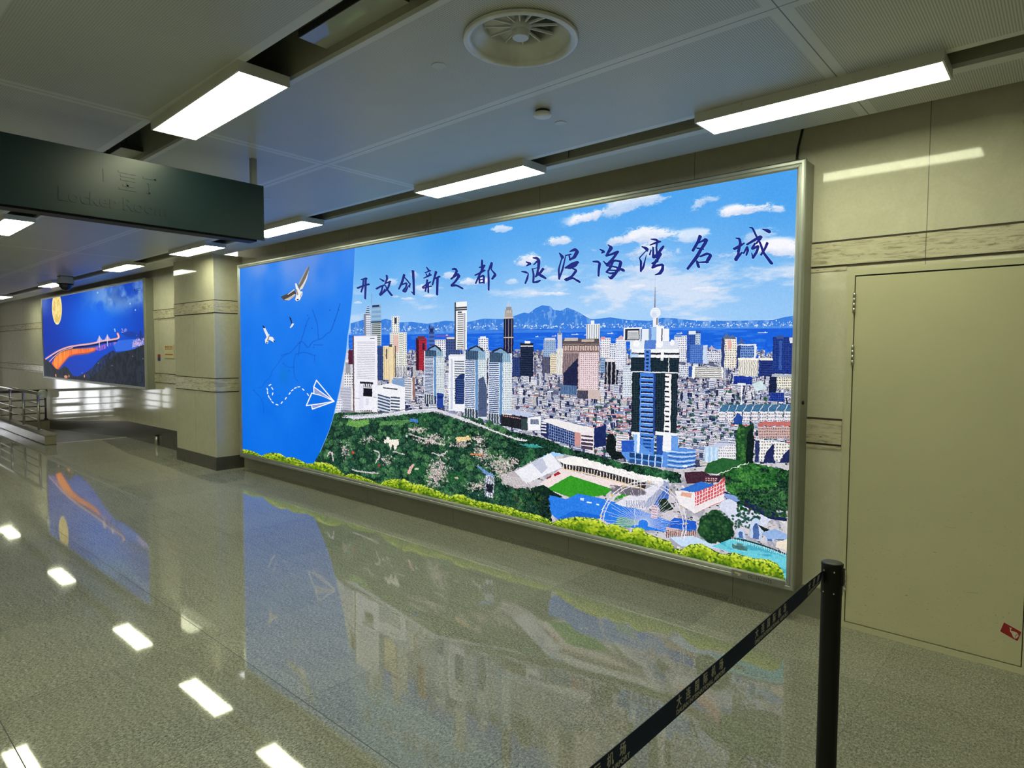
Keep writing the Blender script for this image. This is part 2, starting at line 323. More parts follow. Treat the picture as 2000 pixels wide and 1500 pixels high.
# ---------------------------------------------------------------- printed pictures of the two light boxes
# Both prints are drawn here, stroke by stroke, into generated images (no file is read).
def homography(quad):
    A = []; b = []
    for (u, v), (x, y) in zip(((0, 0), (1, 0), (1, 1), (0, 1)), quad):
        A.append([x, y, 1, 0, 0, 0, -u*x, -u*y]); b.append(u)
        A.append([0, 0, 0, x, y, 1, -v*x, -v*y]); b.append(v)
    h = np.linalg.solve(np.array(A, float), np.array(b, float))
    return np.append(h, 1.0).reshape(3, 3)

def fbm(h, w, cell, octaves=4, seed=0, gain=0.55, ay=1.0):
    r = np.random.default_rng(seed); out = np.zeros((h, w), np.float32); amp = 1.0; tot = 0.0
    for o in range(octaves):
        cx = max(cell/2**o, 1.5); cy = max(cell*ay/2**o, 1.5)
        gh, gw = int(h/cy)+3, int(w/cx)+3
        g = r.random((gh, gw)).astype(np.float32)
        y = np.arange(h)/cy; x = np.arange(w)/cx
        yi = y.astype(int); xi = x.astype(int); fy = (y-yi).astype(np.float32); fx = (x-xi).astype(np.float32)
        fy = fy*fy*(3-2*fy); fx = fx*fx*(3-2*fx)
        rows = g[yi]*(1-fy)[:, None]+g[yi+1]*fy[:, None]
        out += amp*(rows[:, xi]*(1-fx)+rows[:, xi+1]*fx); tot += amp; amp *= gain
    return out/tot

def sstep(a, b, x):
    t = np.clip((x-a)/(b-a), 0, 1); return t*t*(3-2*t)

class Print:
    """A picture w x h; every shape is given in the coordinates of a tracing whose corners are quad."""
    def __init__(self, w, h, quad, seed):
        self.w, self.h = w, h; self.H = homography(quad); self.c = np.zeros((h, w, 3), np.float32)
        self.r = np.random.default_rng(seed); self.N = np.linalg.inv(self.H)
    def t(self, pts):
        p = np.asarray(pts, float).reshape(-1, 2); q = np.c_[p, np.ones(len(p))] @ self.H.T
        return np.c_[q[:, 0]/q[:, 2]*self.w, q[:, 1]/q[:, 2]*self.h]
    def grid(self):
        v, u = np.mgrid[0:self.h, 0:self.w]; q = np.stack([(u+.5)/self.w, (v+.5)/self.h, np.ones_like(u, float)], -1) @ self.N.T
        return q[..., 0]/q[..., 2], q[..., 1]/q[..., 2]
    def mix(self, sl, cov, col):
        a = cov[..., None].astype(np.float32); c = np.asarray(col, np.float32)/255
        self.c[sl] = self.c[sl]*(1-a)+c*a
    def poly(self, pts, col, al=1.0, raw=False, ss=3, noise=None):
        p = np.asarray(pts, float) if raw else self.t(pts)
        x0, y0 = np.floor(p.min(0)).astype(int); x1, y1 = np.ceil(p.max(0)).astype(int)
        x0, y0, x1, y1 = max(x0, 0), max(y0, 0), min(x1, self.w), min(y1, self.h)
        if x1 <= x0 or y1 <= y0: return
        xs = x0+(np.arange((x1-x0)*ss)+.5)/ss; ys = y0+(np.arange((y1-y0)*ss)+.5)/ss
        ins = np.zeros((len(ys), len(xs)), bool)
        for (ax, ay), (bx, by) in zip(p, np.roll(p, -1, 0)):
            if ay == by: continue
            k = np.nonzero((ys >= min(ay, by)) & (ys < max(ay, by)))[0]
            if len(k) == 0: continue
            xc = ax+(ys[k]-ay)*(bx-ax)/(by-ay)
            ins[k] ^= xs[None, :] >= xc[:, None]
        cov = ins.reshape(y1-y0, ss, x1-x0, ss).mean((1, 3))*al
        sl = (slice(y0, y1), slice(x0, x1))
        if noise is not None: cov = cov*noise[sl]
        self.mix(sl, cov, col)
    def rect(self, x0, y0, x1, y1, col, al=1.0):
        xm, ym = (x0+x1)/2, (y0+y1)/2
        q = self.t([(x0, ym), (x1, ym), (xm, y0), (xm, y1)])
        self.rawrect(q[0, 0], q[2, 1], q[1, 0], q[3, 1], col, al)
    def rawrect(self, u0, v0, u1, v1, col, al=1.0):
        iu0, iv0, iu1, iv1 = max(int(u0), 0), max(int(v0), 0), min(int(np.ceil(u1)), self.w), min(int(np.ceil(v1)), self.h)
        if iu1 <= iu0 or iv1 <= iv0: return
        cx = np.clip(np.minimum(np.arange(iu0, iu1)+1, u1)-np.maximum(np.arange(iu0, iu1), u0), 0, 1)
        cy = np.clip(np.minimum(np.arange(iv0, iv1)+1, v1)-np.maximum(np.arange(iv0, iv1), v0), 0, 1)
        self.mix((slice(iv0, iv1), slice(iu0, iu1)), np.outer(cy, cx)*al, col)
    def stroke(self, pts, col, al=1.0, w=None, nib=0, cut=.25):
        """pts: (x, y) or (x, y, width); round brush, width in tracing units."""
        a = [tuple(p) if len(p) == 3 else (p[0], p[1], w) for p in pts]
        if len(a) > 2:                                             # soften the corners
            b = [a[0]]
            for i in range(len(a)-1):
                p, q = np.array(a[i]), np.array(a[i+1]); b += [tuple(p*(1-cut)+q*cut), tuple(p*cut+q*(1-cut))]
            a = b+[a[-1]]
        P = self.t([(p[0], p[1]) for p in a]); k = np.linalg.norm(self.t([(a[0][0]+.5, a[0][1])])-self.t([(a[0][0]-.5, a[0][1])]))
        kv = np.linalg.norm(self.t([(a[0][0], a[0][1]+.5)])-self.t([(a[0][0], a[0][1]-.5)]))
        W = np.array([p[2] for p in a])*kv/2; sx = kv/k            # the brush is round in the tracing
        m = W.max()+2
        x0, x1 = int(max(P[:, 0].min()-m/sx-2, 0)), int(min(P[:, 0].max()+m/sx+2, self.w)); y0, y1 = int(max(P[:, 1].min()-m, 0)), int(min(P[:, 1].max()+m, self.h))
        if x1 <= x0 or y1 <= y0: return
        yy, xx = np.mgrid[y0:y1, x0:x1]; xx = (xx+.5)*sx; yy = yy+.5
        if nib:                                                    # a slanted flat brush: narrow across, long along the diagonal
            P = P*np.array((sx, 1.0)); P = np.c_[(P[:, 0]*.8+P[:, 1]*.6), (P[:, 0]*.6-P[:, 1]*.8)*nib]; xx, yy = xx*.8+yy*.6, (xx*.6-yy*.8)*nib; sx = 1.0
        best = np.full(xx.shape, -1e9)
        for i in range(len(P)-1):
            ax, ay, bx, by = P[i, 0]*sx, P[i, 1], P[i+1, 0]*sx, P[i+1, 1]
            dx, dy = bx-ax, by-ay; L = dx*dx+dy*dy+1e-9
            t = np.clip(((xx-ax)*dx+(yy-ay)*dy)/L, 0, 1)
            best = np.maximum(best, W[i]+(W[i+1]-W[i])*t-np.hypot(xx-ax-t*dx, yy-ay-t*dy))
        self.mix((slice(y0, y1), slice(x0, x1)), np.clip(best+.5, 0, 1)*al, col)
    def blob(self, x, y, rx, ry, col, al=1.0, soft=.5):
        q = self.t([(x-rx, y), (x+rx, y), (x, y-ry), (x, y+ry)])
        cu, cv, ru, rv = (q[0, 0]+q[1, 0])/2, (q[2, 1]+q[3, 1])/2, (q[1, 0]-q[0, 0])/2, (q[3, 1]-q[2, 1])/2
        x0, x1, y0, y1 = int(max(cu-ru, 0)), int(min(cu+ru+1, self.w)), int(max(cv-rv, 0)), int(min(cv+rv+1, self.h))
        if x1 <= x0 or y1 <= y0: return
        yy, xx = np.mgrid[y0:y1, x0:x1]
        d = np.hypot((xx+.5-cu)/ru, (yy+.5-cv)/rv)
        self.mix((slice(y0, y1), slice(x0, x1)), (1-sstep(1-soft, 1, d))*al, col)
    def tower(self, x0, x1, y0, y1, col, win=(60, 75, 120), mode='h', n=10, m=3, side=0.0, scol=None, duty=.5, al=.75):
        self.rect(x0, y0, x1, y1, col)
        xs = x1
        if side > 0: xs = x1-(x1-x0)*side; self.rect(xs, y0, x1, y1, scol or tuple(c*.55 for c in col))
        if side < 0: xa = x0-(x1-x0)*side; self.rect(x0, y0, xa, y1, scol or tuple(c*.55 for c in col)); x0 = xa
        if mode in 'hg':
            for i in range(n):
                ya = y0+(y1-y0)*(i+.5-duty/2+.1)/n; yb = ya+(y1-y0)*duty/n
                if mode == 'h': self.rect(x0+.06*(xs-x0), ya, xs-.06*(xs-x0), yb, win, al)
                else:
                    for j in range(m):
                        xa = x0+(xs-x0)*(j+.22)/m; self.rect(xa, ya, xa+(xs-x0)*.56/m, yb, win, al)
        if mode == 'v':
            for j in range(m):
                xa = x0+(xs-x0)*(j+.5-duty/2)/m; self.rect(xa, y0+.03*(y1-y0), xa+(xs-x0)*duty/m, y1, win, al)

def z(ox, oy, s):                                                  # tracing sheets: a detail sheet to the whole
    return lambda pts: [(ox+s*p[0], oy+s*p[1]) if len(p) == 2 else (ox+s*p[0], oy+s*p[1], s*p[2]) for p in pts]

def P_park(P, *areas):
    keep = P.c; P.c = np.zeros_like(keep)
    for a in areas: P.poly(a, (255, 255, 255))
    m = P.c[..., 0]; P.c = keep; return m

def city_print():
    P = Print(3456, 1200, ((466.4, 524.4), (1555.8, 331.4), (1534, 1133.4), (475, 884.5)), 7)
    r = P.r; W_, H_ = P.w, P.h; X, Y = P.grid()
    V = (np.arange(H_)+.5)[:, None]/H_*np.ones((1, W_)); U = (np.arange(W_)+.5)[None, :]/W_*np.ones((H_, 1))
    # sky
    k = sstep(.0, .37, V)[..., None]
    sky = np.array((82, 166, 240))*(1-k)+np.array((158, 204, 248))*k
    sky = sky+(fbm(H_, W_, 500, 3, 3)[..., None]-.5)*np.array((50, 26, 8))
    P.c[:] = np.clip(sky/255, 0, 1)
    n1 = fbm(H_, W_, 130, 7, 11, .68, .5); n2 = fbm(H_, W_, 260, 6, 5, .6, .28)
    wisp = sstep(.52, .74, n2)*sstep(.12, .25, V)*(1-sstep(.36, .42, V))
    wisp = np.clip(wisp*(.55+.35*sstep(.5, .8, U)), 0, .85); P.c = P.c*(1-wisp[..., None])+np.array((.86, .90, .97))*wisp[..., None]
    clouds = [(1222, 404, 95, 20, -.27, .8), (1150, 424, 34, 12, -.4, .9), (1368, 398, 38, 16, -.6, .75), (1462, 413, 52, 13, -.1, 1), (1519, 413, 18, 11, 0, .8), (980, 450, 20, 9, 0, .75),
              (1096, 473, 34, 10, -.1, .9), (1026, 512, 36, 13, -.1, 1), (1252, 464, 58, 17, -.05, .95), (1196, 475, 38, 15, -.2, .9), (806, 538, 13, 10, 0, .7), (765, 553, 16, 7, 0, .6), (822, 563, 18, 7, 0, .7),
              (862, 563, 11, 6, 0, .6), (876, 540, 13, 9, 0, .7), (920, 553, 30, 9, -.1, .85), (1072, 528, 26, 9, -.2, .7), (1088, 545, 22, 7, 0, .6), (998, 551, 13, 6, 0, .6), (1270, 500, 60, 17, -.1, .75),
              (1240, 495, 45, 13, -.2, .7), (1352, 466, 40, 14, -.1, .75), (1422, 500, 50, 16, -.05, .85), (1520, 492, 46, 20, 0, 1), (1470, 462, 40, 14, -.2, .6), (1250, 526, 40, 9, 0, .75), (1312, 527, 34, 7, 0, .6), (1480, 526, 24, 6, 0, .6),
              (1540, 541, 18, 6, 0, .6), (768, 580, 16, 4, 0, .6), (795, 584, 12, 3, 0, .7), (845, 579, 14, 4, 0, .7), (1255, 562, 20, 5, 0, .6), (1370, 567, 40, 5, -.05, .6), (1160, 563, 26, 5, 0, .5), (700, 592, 8, 3, 0, .6), (1064, 575, 30, 4, 0, .6), (1095, 576, 28, 4, 0, .6), (1390, 571, 30, 4, 0, .5)]
    for cx, cy, rx, ry, ti, st in clouds:
        q = P.t([(cx-2.2*rx, cy-3*ry), (cx+2.2*rx, cy+3*ry)]); pad = 30
        u0, u1 = int(max(q[:, 0].min()-pad, 0)), int(min(q[:, 0].max()+pad, W_)); v0, v1 = int(max(q[:, 1].min()-pad, 0)), int(min(q[:, 1].max()+pad, H_))
        if u1 <= u0 or v1 <= v0: continue
        sl = (slice(v0, v1), slice(u0, u1)); dx, dy = X[sl]-cx, Y[sl]-cy
        a = np.arctan(ti); ex = (dx*np.cos(a)+dy*np.sin(a))/rx; ey = (dy*np.cos(a)-dx*np.sin(a))/ry
        d = np.hypot(ex, np.where(ey > 0, ey*1.5, ey*.95)); m = sstep(-.12, .40, (1-d)*.75+(n1[sl]-.5)*2.8)*(1-sstep(1.0, 1.6, d))*st
        sh = np.clip(.55-ey*.55+(n1[sl]-.5)*1.6, 0, 1)[..., None]
        col = np.array((.70, .78, .93))*(1-sh)+np.array((.97, .97, 1.0))*sh
        P.c[sl] = P.c[sl]*(1-m[..., None])+col*m[..., None]
    # hills, far shore and sea
    ridge = [(684, 632), (708, 625), (730, 629), (752, 623), (779, 630), (803, 629), (834, 633), (869, 627), (911, 630), (944, 623), (983, 624), (1003, 618), (1023, 611), (1032, 613), (1045, 603), (1058, 597), (1074, 599), (1080, 606), (1094, 608), (1107, 602), (1118, 606),
             (1130, 611), (1146, 621), (1155, 625), (1191, 621), (1225, 626), (1268, 628), (1292, 622), (1316, 623), (1340, 626), (1364, 628), (1436, 628), (1508, 627), (1532, 621), (1560, 617), (1560, 650), (684, 655)]
    P.poly(ridge, (58, 128, 222)); nh = sstep(.5, .7, fbm(H_, W_, 20, 4, 21, .75, 1.6))
    P.poly(ridge, (150, 190, 242), .55, noise=nh)
    for i in range(900):
        x = r.uniform(680, 1548); y = 640-(x-700)*.004+r.normal(0, 3.2)+(6 if x < 860 else 0)
        P.rect(x, y-r.uniform(.6, 2.6), x+r.uniform(.8, 3), y+.4, r.choice([(215, 228, 250), (235, 238, 250), (120, 165, 230), (90, 140, 220)]), .75)
    sea = [(680, 654), (860, 652), (960, 645), (1200, 642), (1560, 642), (1560, 720), (680, 720)]
    P.poly(sea, (22, 98, 222)); P.poly(sea, (60, 135, 235), .6, noise=sstep(.48, .7, fbm(H_, W_, 60, 4, 31, .6, .12)))
    P.poly([(680, 650), (1560, 638), (1560, 643), (680, 656)], (96, 156, 236), .5)
    for x, y, l in ((1077, 657, 9), (1045, 658, 6), (1115, 654, 14), (1185, 652, 12), (1478, 651, 20), (1320, 652, 12), (852, 656, 26), (1140, 655, 5)):
        P.rect(x, y, x+l, y+1.2, (235, 240, 250) if x != 852 else (190, 60, 80)); P.rect(x+l*.7, y-1.5, x+l*.85, y, (240, 243, 250))
    # the mass of low houses, drawn from far to near
    P.poly([(670, 690), (735, 688), (990, 690), (1060, 686), (1190, 690), (1330, 705), (1560, 705), (1560, 930), (1220, 905), (1000, 830), (655, 815)], (92, 100, 128))
    tone = [(238, 236, 244), (246, 244, 248), (226, 222, 232), (236, 222, 226), (212, 216, 232), (232, 226, 214), (200, 206, 226)]
    roof = [(208, 208, 220), (176, 184, 206), (228, 226, 234), (150, 164, 196), (226, 170, 168), (206, 92, 92), (120, 140, 186), (238, 236, 240), (190, 176, 176)]
    N = 4600
    for y, x in sorted(zip(686+(912-686)*r.random(N)**.95, r.uniform(660, 1548, N))):
        lim = 815+max(0, x-840)*.225
        if x < 830 and y > 806 or y > lim+8: continue
        s = .46+(y-690)/210; w = r.uniform(6, 19)*s; h = r.uniform(4, 14)*s; s = s*.8
        c = tone[r.integers(len(tone))]; k = r.integers(len(roof)) if not (1130 < x < 1240 and 760 < y < 850) else r.integers(3, 7)
        if k in (4, 5) and not 1110 < x < 1250 and r.random() < .7: k = 0
        sd = r.uniform(.18, .45); dark = (34, 44, 88) if r.random() < .6 else (66, 70, 104); xf = x+w*(1-sd); left = r.random() < .5
        P.rect(x, y-h, x+w, y, c); xa, xb = (x, xf) if not left else (x+w*sd, x+w)
        P.rect(*((xf, y-h, x+w, y) if not left else (x, y-h, x+w*sd, y)), dark)
        P.rect(x-.4, y-h-2.2*s, x+w+.5, y-h, roof[k]); P.rect(x-.2, y-h-.4, x+w+.2, y-h+.5, (70, 76, 108), .7); P.rect(x, y-.3, x+w*1.1, y+1.6*s, (26, 32, 62), .8)
        if r.random() < .5: P.rect(x+w*.3, y-h-4.2*s, x+w*.3+3*s, y-h-1.5*s, roof[r.integers(4)])
        nf = max(1, int(h/3.1)); st = r.random()
        for f in range(nf):
            yy = y-h+(f+.3)*h/nf
            if st < .45: P.rect(xa+.5, yy, xb-.4, yy+h/nf*.45, (92, 98, 130), .8)
            else:
                for j in range(int((xb-xa)/2.7)): P.rect(xa+.6+j*2.7, yy, xa+2.2+j*2.7, yy+h/nf*.55, (62, 70, 108), .85)
    for i in range(260):
        x, y = r.uniform(1160, 1545), r.uniform(760, 900); P.blob(x, y, r.uniform(2, 6), r.uniform(2, 5), (36, 78, 66), .8)
    for y, x in sorted(zip(r.uniform(706, 800, 170), r.uniform(735, 1545, 170))):
        if x < 880 and y > 780: continue
        w, h = r.uniform(8, 17), r.uniform(11, 30)*(1.1-(y-700)/200); c = tone[r.integers(len(tone))]
        P.tower(x, x+w, y-h, y, c, mode='hgv'[r.integers(3)], n=max(3, int(h/3)), m=max(3, int(w/2.6)), side=r.choice([.3, -.3, .25]), scol=[(52, 66, 112), (96, 100, 130), (36, 44, 84)][r.integers(3)], win=(96, 106, 138)); P.rect(x-.4, y-h-1.6, x+w+.4, y-h, roof[r.integers(5)])
    # towers
    T = P.tower; R = P.rect; w1 = (240, 240, 248); nv = (34, 44, 92)
    R(724.6, 574, 725.4, 597, (120, 130, 160)); T(710, 723, 614, 662, (226, 228, 238), mode='g', n=12, m=4, side=-.3, scol=(120, 128, 150))
    for i in range(5): R(711.5+i*1.2, 612-i*3.8, 722-i*.6, 615-i*3.8, (200, 208, 226)); R(711.5+i*1.2, 613.6-i*3.8, 722-i*.6, 615-i*3.8, (70, 80, 110))
    T(724, 744, 595, 676, (150, 186, 216), mode='h', n=9, win=(116, 160, 204)); R(726, 596, 740, 600, (44, 48, 84)); R(724, 628, 744, 631, (40, 58, 90)); T(724, 744, 631, 676, (206, 216, 216), win=(48, 60, 70), n=12, duty=.6)
    T(764, 779, 618, 650, (244, 242, 236), win=(70, 84, 96), mode='g', n=9, m=4); R(769.5, 621, 774, 633, (50, 60, 80)); T(761, 794, 650, 716, (238, 236, 226), win=(116, 124, 116), mode='g', n=16, m=8); R(768, 655, 779, 688, (228, 186, 176), .85)
    T(778, 787, 652, 716, (244, 244, 236), win=(130, 140, 130), n=18); T(774, 795, 716, 736, w1, mode='v', m=7, win=(60, 66, 80))
    T(849, 870, 664, 698, w1, mode='g', n=8, m=5); T(837, 848, 638, 678, (74, 110, 190), win=nv, n=5, al=.5); R(839, 643, 845, 650, (30, 40, 90)); R(837, 636, 839.5, 642, (50, 70, 130))
    T(812, 833, 661, 724, (186, 46, 66), win=(120, 24, 44), n=20, side=-.27, scol=(60, 22, 40)); R(815, 657, 829, 664, (110, 50, 66)); R(824, 671, 829, 684, (44, 26, 60))
    T(870, 898, 661, 705, (66, 86, 140), win=(36, 46, 86), mode='g', n=8, m=6); R(872, 659, 890, 663, (206, 200, 206)); R(888, 664, 908, 684, (214, 208, 206))
    T(887, 911, 590, 684, (246, 246, 246), win=(78, 82, 92), n=1, duty=.01); R(887, 591, 889.6, 684, (50, 60, 84)); R(889, 600, 911, 607, (60, 66, 80)); R(889, 603, 911, 604, (200, 204, 210)); T(892, 905, 612, 684, (244, 244, 244), win=(84, 86, 92), n=17, duty=.45); R(905, 612, 908, 684, (120, 126, 150), .6); R(893, 609, 901, 612, (90, 94, 104))
    T(934, 953, 661, 700, w1, mode='g', n=9, m=4); R(937, 658, 948, 662, w1)
    T(737, 749, 678, 744, (52, 76, 132), win=(28, 40, 80), mode='g', n=20, m=3); T(748, 773, 676, 743, (240, 220, 178), win=(176, 150, 116), mode='v', m=5, duty=.22, side=.1, scol=(110, 96, 90)); R(753, 682, 756, 702, (90, 80, 80)); R(760, 676, 764.5, 752, (236, 216, 176)); R(759, 673, 765, 678, (76, 76, 90))
    def striped(x0, x1, y0, y1, sh):
        a, b = x0+(x1-x0)*.48, x0+(x1-x0)*.6
        R(x0, y0+12, x1, y1, (216, 226, 238)); T(x0, a, y0+(y1-y0)*.2, y1-20, (232, 238, 246), win=(52, 84, 140), n=26, duty=.55, al=.95); R(a, y0+12, b, y1-12, (98, 146, 196))
        T(b, x1, y0+(y1-y0)*.2, y1-14, (226, 232, 236), win=(112, 142, 158), mode='g', n=24, m=5, duty=.5)
        T(x0+2, b, y0+10, y0+(y1-y0)*.2, (66, 96, 128), win=(30, 44, 70), mode='v', m=7, duty=.4); T(b, x1-3, y0+12, y0+(y1-y0)*.2, (150, 186, 208), win=(92, 128, 160), mode='v', m=4, duty=.3)
        c = x0+(x1-x0)*.52; P.poly([(x0+6, y0+11), (x0+9, y0+6), (c, y0), (x1-8, y0+7), (x1-6, y0+12), (x1-8, y0+13), (c, y0+4), (x0+9, y0+11)], (34, 38, 58)); P.poly([(x0+9, y0+10), (c, y0+3), (x1-8, y0+12)], (120, 160, 200))
        R(x0, y1-20, a, y1, (60, 76, 96)); 
        for i in range(5): R(x0+(a-x0)*i/4.4, y1-20, x0+(a-x0)*i/4.4+1.2, y1, (226, 232, 240))
        R(a+1, y1-16, b, y1, (40, 56, 96)); R(x0, y1-20.5, a, y1-19, (236, 240, 246))
    striped(828, 868, 674, 790, 0); R(853, 769, 866, 797, (36, 66, 156)); R(855, 774, 864, 779, (24, 44, 110))
    T(876, 909, 695, 804, (242, 243, 250), win=(92, 104, 132), n=1, duty=.01); T(886, 908, 704, 786, (240, 242, 246), win=(78, 92, 110), n=17, duty=.5); P.poly([(889, 790), (889, 742), (897, 733), (907, 730), (907, 790)], (28, 48, 104)); T(890, 907, 740, 788, (28, 48, 104), win=(92, 120, 176), n=11, duty=.25, al=.7); R(880, 702, 884, 800, (200, 208, 226)); R(878, 693, 909, 697, (226, 228, 238))
    striped(907, 951, 675, 818, 1); P.poly([(934, 815), (934, 742), (944, 736), (951, 760), (951, 815)], (30, 46, 92), .75)
    T(1144, 1171, 634, 676, (238, 240, 244), win=(126, 144, 160), mode='v', m=6, duty=.4); R(1153, 627, 1160, 635, w1)
    T(983, 1002, 622, 702, (22, 26, 66), win=(190, 176, 160), mode='v', m=3, duty=.16); R(985, 606, 1000, 623, (176, 166, 160)); R(983, 620, 1002, 623, (206, 196, 186)); R(983, 659, 1002, 661, (200, 186, 170))
    for i in (989, 992, 995.5): R(i, 588+abs(i-992)*1.5, i+1, 612, (214, 212, 214))
    R(987.5, 600, 998, 607, (150, 146, 150))
    T(1000, 1017, 699, 737, (44, 66, 124), win=(24, 34, 76), mode='g', n=9, m=4); T(1015.6, 1041, 671, 736, (20, 30, 58), win=(60, 84, 110), n=15, duty=.25, al=.5); R(1015, 671, 1041, 676, (30, 36, 56)); R(1016, 676, 1041, 678, (226, 228, 232)); R(1024, 667, 1035, 672, w1)
    striped(953.5, 999.5, 679, 828, 2)
    T(1061, 1085, 664, 702, (154, 180, 214), win=(96, 120, 164), mode='g', n=9, m=6); R(1063, 661, 1084, 666, (210, 214, 226)); T(1058, 1078, 698, 730, (96, 96, 120), win=(60, 62, 90), mode='v', m=5); T(1074, 1090, 692, 732, (240, 226, 196), win=(170, 160, 150), n=9); T(1086, 1100, 682, 733, (240, 238, 232), win=(170, 172, 176), mode='v', m=4, duty=.35); R(1088, 652, 1097, 682, (206, 210, 220)); P.poly([(1089, 655), (1092.5, 645), (1096.5, 655)], (120, 140, 170)); R(1092, 640, 1093, 650, (150, 160, 180))
    T(1172, 1192, 661, 700, (240, 234, 238), win=(120, 126, 150), mode='g', n=9, m=5); R(1173, 659, 1181, 664, (226, 150, 156)); T(1190, 1206, 672, 712, (226, 230, 240), mode='g', n=9, m=4)
    # white slab tower and its neighbours
    R(660, 690, 692, 812, (206, 206, 222)); T(672, 690, 728, 790, (238, 236, 240), win=(90, 90, 110), mode='g', n=12, m=4); T(674, 685, 703, 730, (226, 226, 232), win=(130, 134, 140), n=1, duty=.8); R(680, 684, 690, 712, (80, 30, 60)); T(664, 692, 757, 806, (196, 198, 214), win=(160, 164, 184), n=9, duty=.4, side=.2, scol=(236, 230, 226)); T(655, 669, 780, 810, (236, 236, 246), win=(120, 124, 150), mode='g', n=6, m=4)
    T(765, 810, 738, 782, (226, 226, 232), win=(110, 118, 134), n=10, duty=.5, side=.1, scol=(150, 110, 96)); P.poly([(765, 742), (790, 738), (790, 756), (768, 768)], (130, 160, 200))
    P.poly([(737, 754), (762, 749), (791, 757), (791, 806), (763, 806), (737, 800)], (240, 242, 248)); P.poly([(738, 770), (762, 778), (762, 805), (738, 800)], (206, 214, 232))
    for i in range(5): P.poly([(738, 770+i*6), (762, 777+i*6), (762, 780+i*6), (738, 773+i*6)], (60, 80, 110)); P.rect(763, 776+i*6, 781, 779+i*6, (70, 84, 110))
    P.poly([(748, 757), (776, 760), (776, 762.5), (748, 759)], (52, 58, 70))
    R(689, 657, 692.5, 807, (96, 74, 84)); R(691.5, 656, 736.8, 807, (240, 240, 250)); R(693, 656, 736, 658, (226, 226, 240))
    for i in range(22): R(697, 668+i*3.4, 732, 669.2+i*3.4, (170, 172, 190), .75)
    R(722, 661, 731, 662.3, (90, 96, 110)); R(703, 746.5, 728.5, 750.5, (30, 34, 50)); R(710, 750, 726, 758, (36, 40, 56)); R(701, 750, 710, 800, (226, 228, 244)); R(709.5, 759, 727, 775, (14, 18, 34))
    for i in range(4): P.poly([(710+i*4, 750), (712+i*4, 750), (714+i*4, 758), (712+i*4, 758)], (226, 230, 240))
    R(715, 779, 720, 792, (214, 216, 230)); R(694, 778, 702, 779, (120, 124, 150)); R(729, 776, 736, 777, (120, 124, 150))
    for i in range(7): R(704+i*3.4, 802, 706.2+i*3.4, 806, (50, 50, 60))
    R(660, 806, 740, 811, (206, 208, 222))
    for i in range(60): P.rect(660+r.random()*85, 804+r.random()*9, 663+r.random()*86, 806+r.random()*9, r.choice([(240, 240, 246), (110, 114, 130), (160, 150, 150)]), .7)
    # brown twin block
    R(1098, 664, 1169, 764, (176, 150, 146)); T(1099, 1129, 690, 762, (150, 128, 130), win=(84, 74, 92), mode='v', m=9, duty=.4); P.poly([(1100, 730), (1128, 700), (1128, 762), (1100, 756)], (30, 36, 72)); T(1129, 1168, 690, 762, (238, 218, 222), win=(150, 122, 136), mode='g', n=19, m=10, duty=.5)
    R(1129, 690, 1132, 762, (206, 182, 186)); R(1098, 663, 1169, 673, (88, 82, 84)); R(1102, 661, 1128, 667, (200, 186, 180)); R(1135, 664, 1160, 669, (196, 176, 168)); R(1100, 676, 1168, 688, (206, 182, 172)); R(1098, 674, 1169, 676.5, (70, 60, 66)); R(1100, 686, 1168, 688, (90, 78, 84))
    for i in range(14): R(1101+i*4.9, 677, 1102.6+i*4.9, 687, (120, 100, 104))
    R(1127, 762, 1172, 780, (206, 186, 182)); T(1127, 1148, 764, 780, (86, 84, 100), mode='v', m=8, win=(40, 42, 66)); T(1094, 1126, 754, 772, (96, 128, 170), mode='v', m=10, win=(50, 76, 120))
    T(1181, 1206, 707, 752, (24, 26, 44), win=(216, 214, 222), mode='v', m=3, duty=.3); R(1182, 702, 1200, 708, (226, 224, 228)); T(1202, 1222, 662, 724, (236, 238, 246), win=(120, 136, 176), mode='g', n=15, m=6); P.poly([(1203, 664), (1212, 656), (1221, 664)], (216, 176, 186)); T(1216, 1236, 715, 778, (226, 232, 240), win=(110, 136, 170), mode='g', n=14, m=6); T(1172, 1181, 700, 730, (150, 186, 220), mode='h', n=9)
    # right-hand towers
    T(1315, 1340, 657, 708, (238, 238, 246), win=(116, 126, 156), mode='g', n=12, m=6); R(1317, 655, 1330, 660, (110, 150, 210)); T(1341, 1367, 648, 710, (52, 92, 176), win=(30, 52, 120), mode='g', n=14, m=6); R(1344, 648, 1358, 655, (226, 232, 244)); T(1357, 1367, 653, 675, (196, 216, 238), mode='g', n=6, m=3); T(1347, 1372, 675, 712, (84, 128, 206), win=(40, 70, 150), mode='g', n=9, m=7); R(1372, 676, 1380, 712, (200, 216, 240)); P.poly([(1384, 684), (1388, 676), (1400, 686)], (190, 170, 190)); T(1380, 1406, 688, 708, (226, 226, 236), mode='g', n=5, m=7)
    T(1408, 1438, 661, 720, (242, 236, 224), win=(140, 130, 120), mode='g', n=13, m=5, side=-.2, scol=(46, 64, 116)); R(1420, 666, 1427, 684, (230, 176, 170)); P.poly([(1411, 663), (1418, 652), (1424, 659), (1430, 656), (1438, 664)], (92, 108, 140)); P.poly([(1439, 676), (1446, 661), (1452, 670), (1456, 676)], (70, 100, 160)); T(1438, 1476, 675, 705, (110, 146, 206), win=(30, 48, 110), mode='g', n=6, m=9); R(1438, 674, 1476, 677, (210, 218, 236)); R(1472, 676, 1476, 702, (230, 234, 244)); R(1438, 676, 1445, 722, (40, 60, 120))
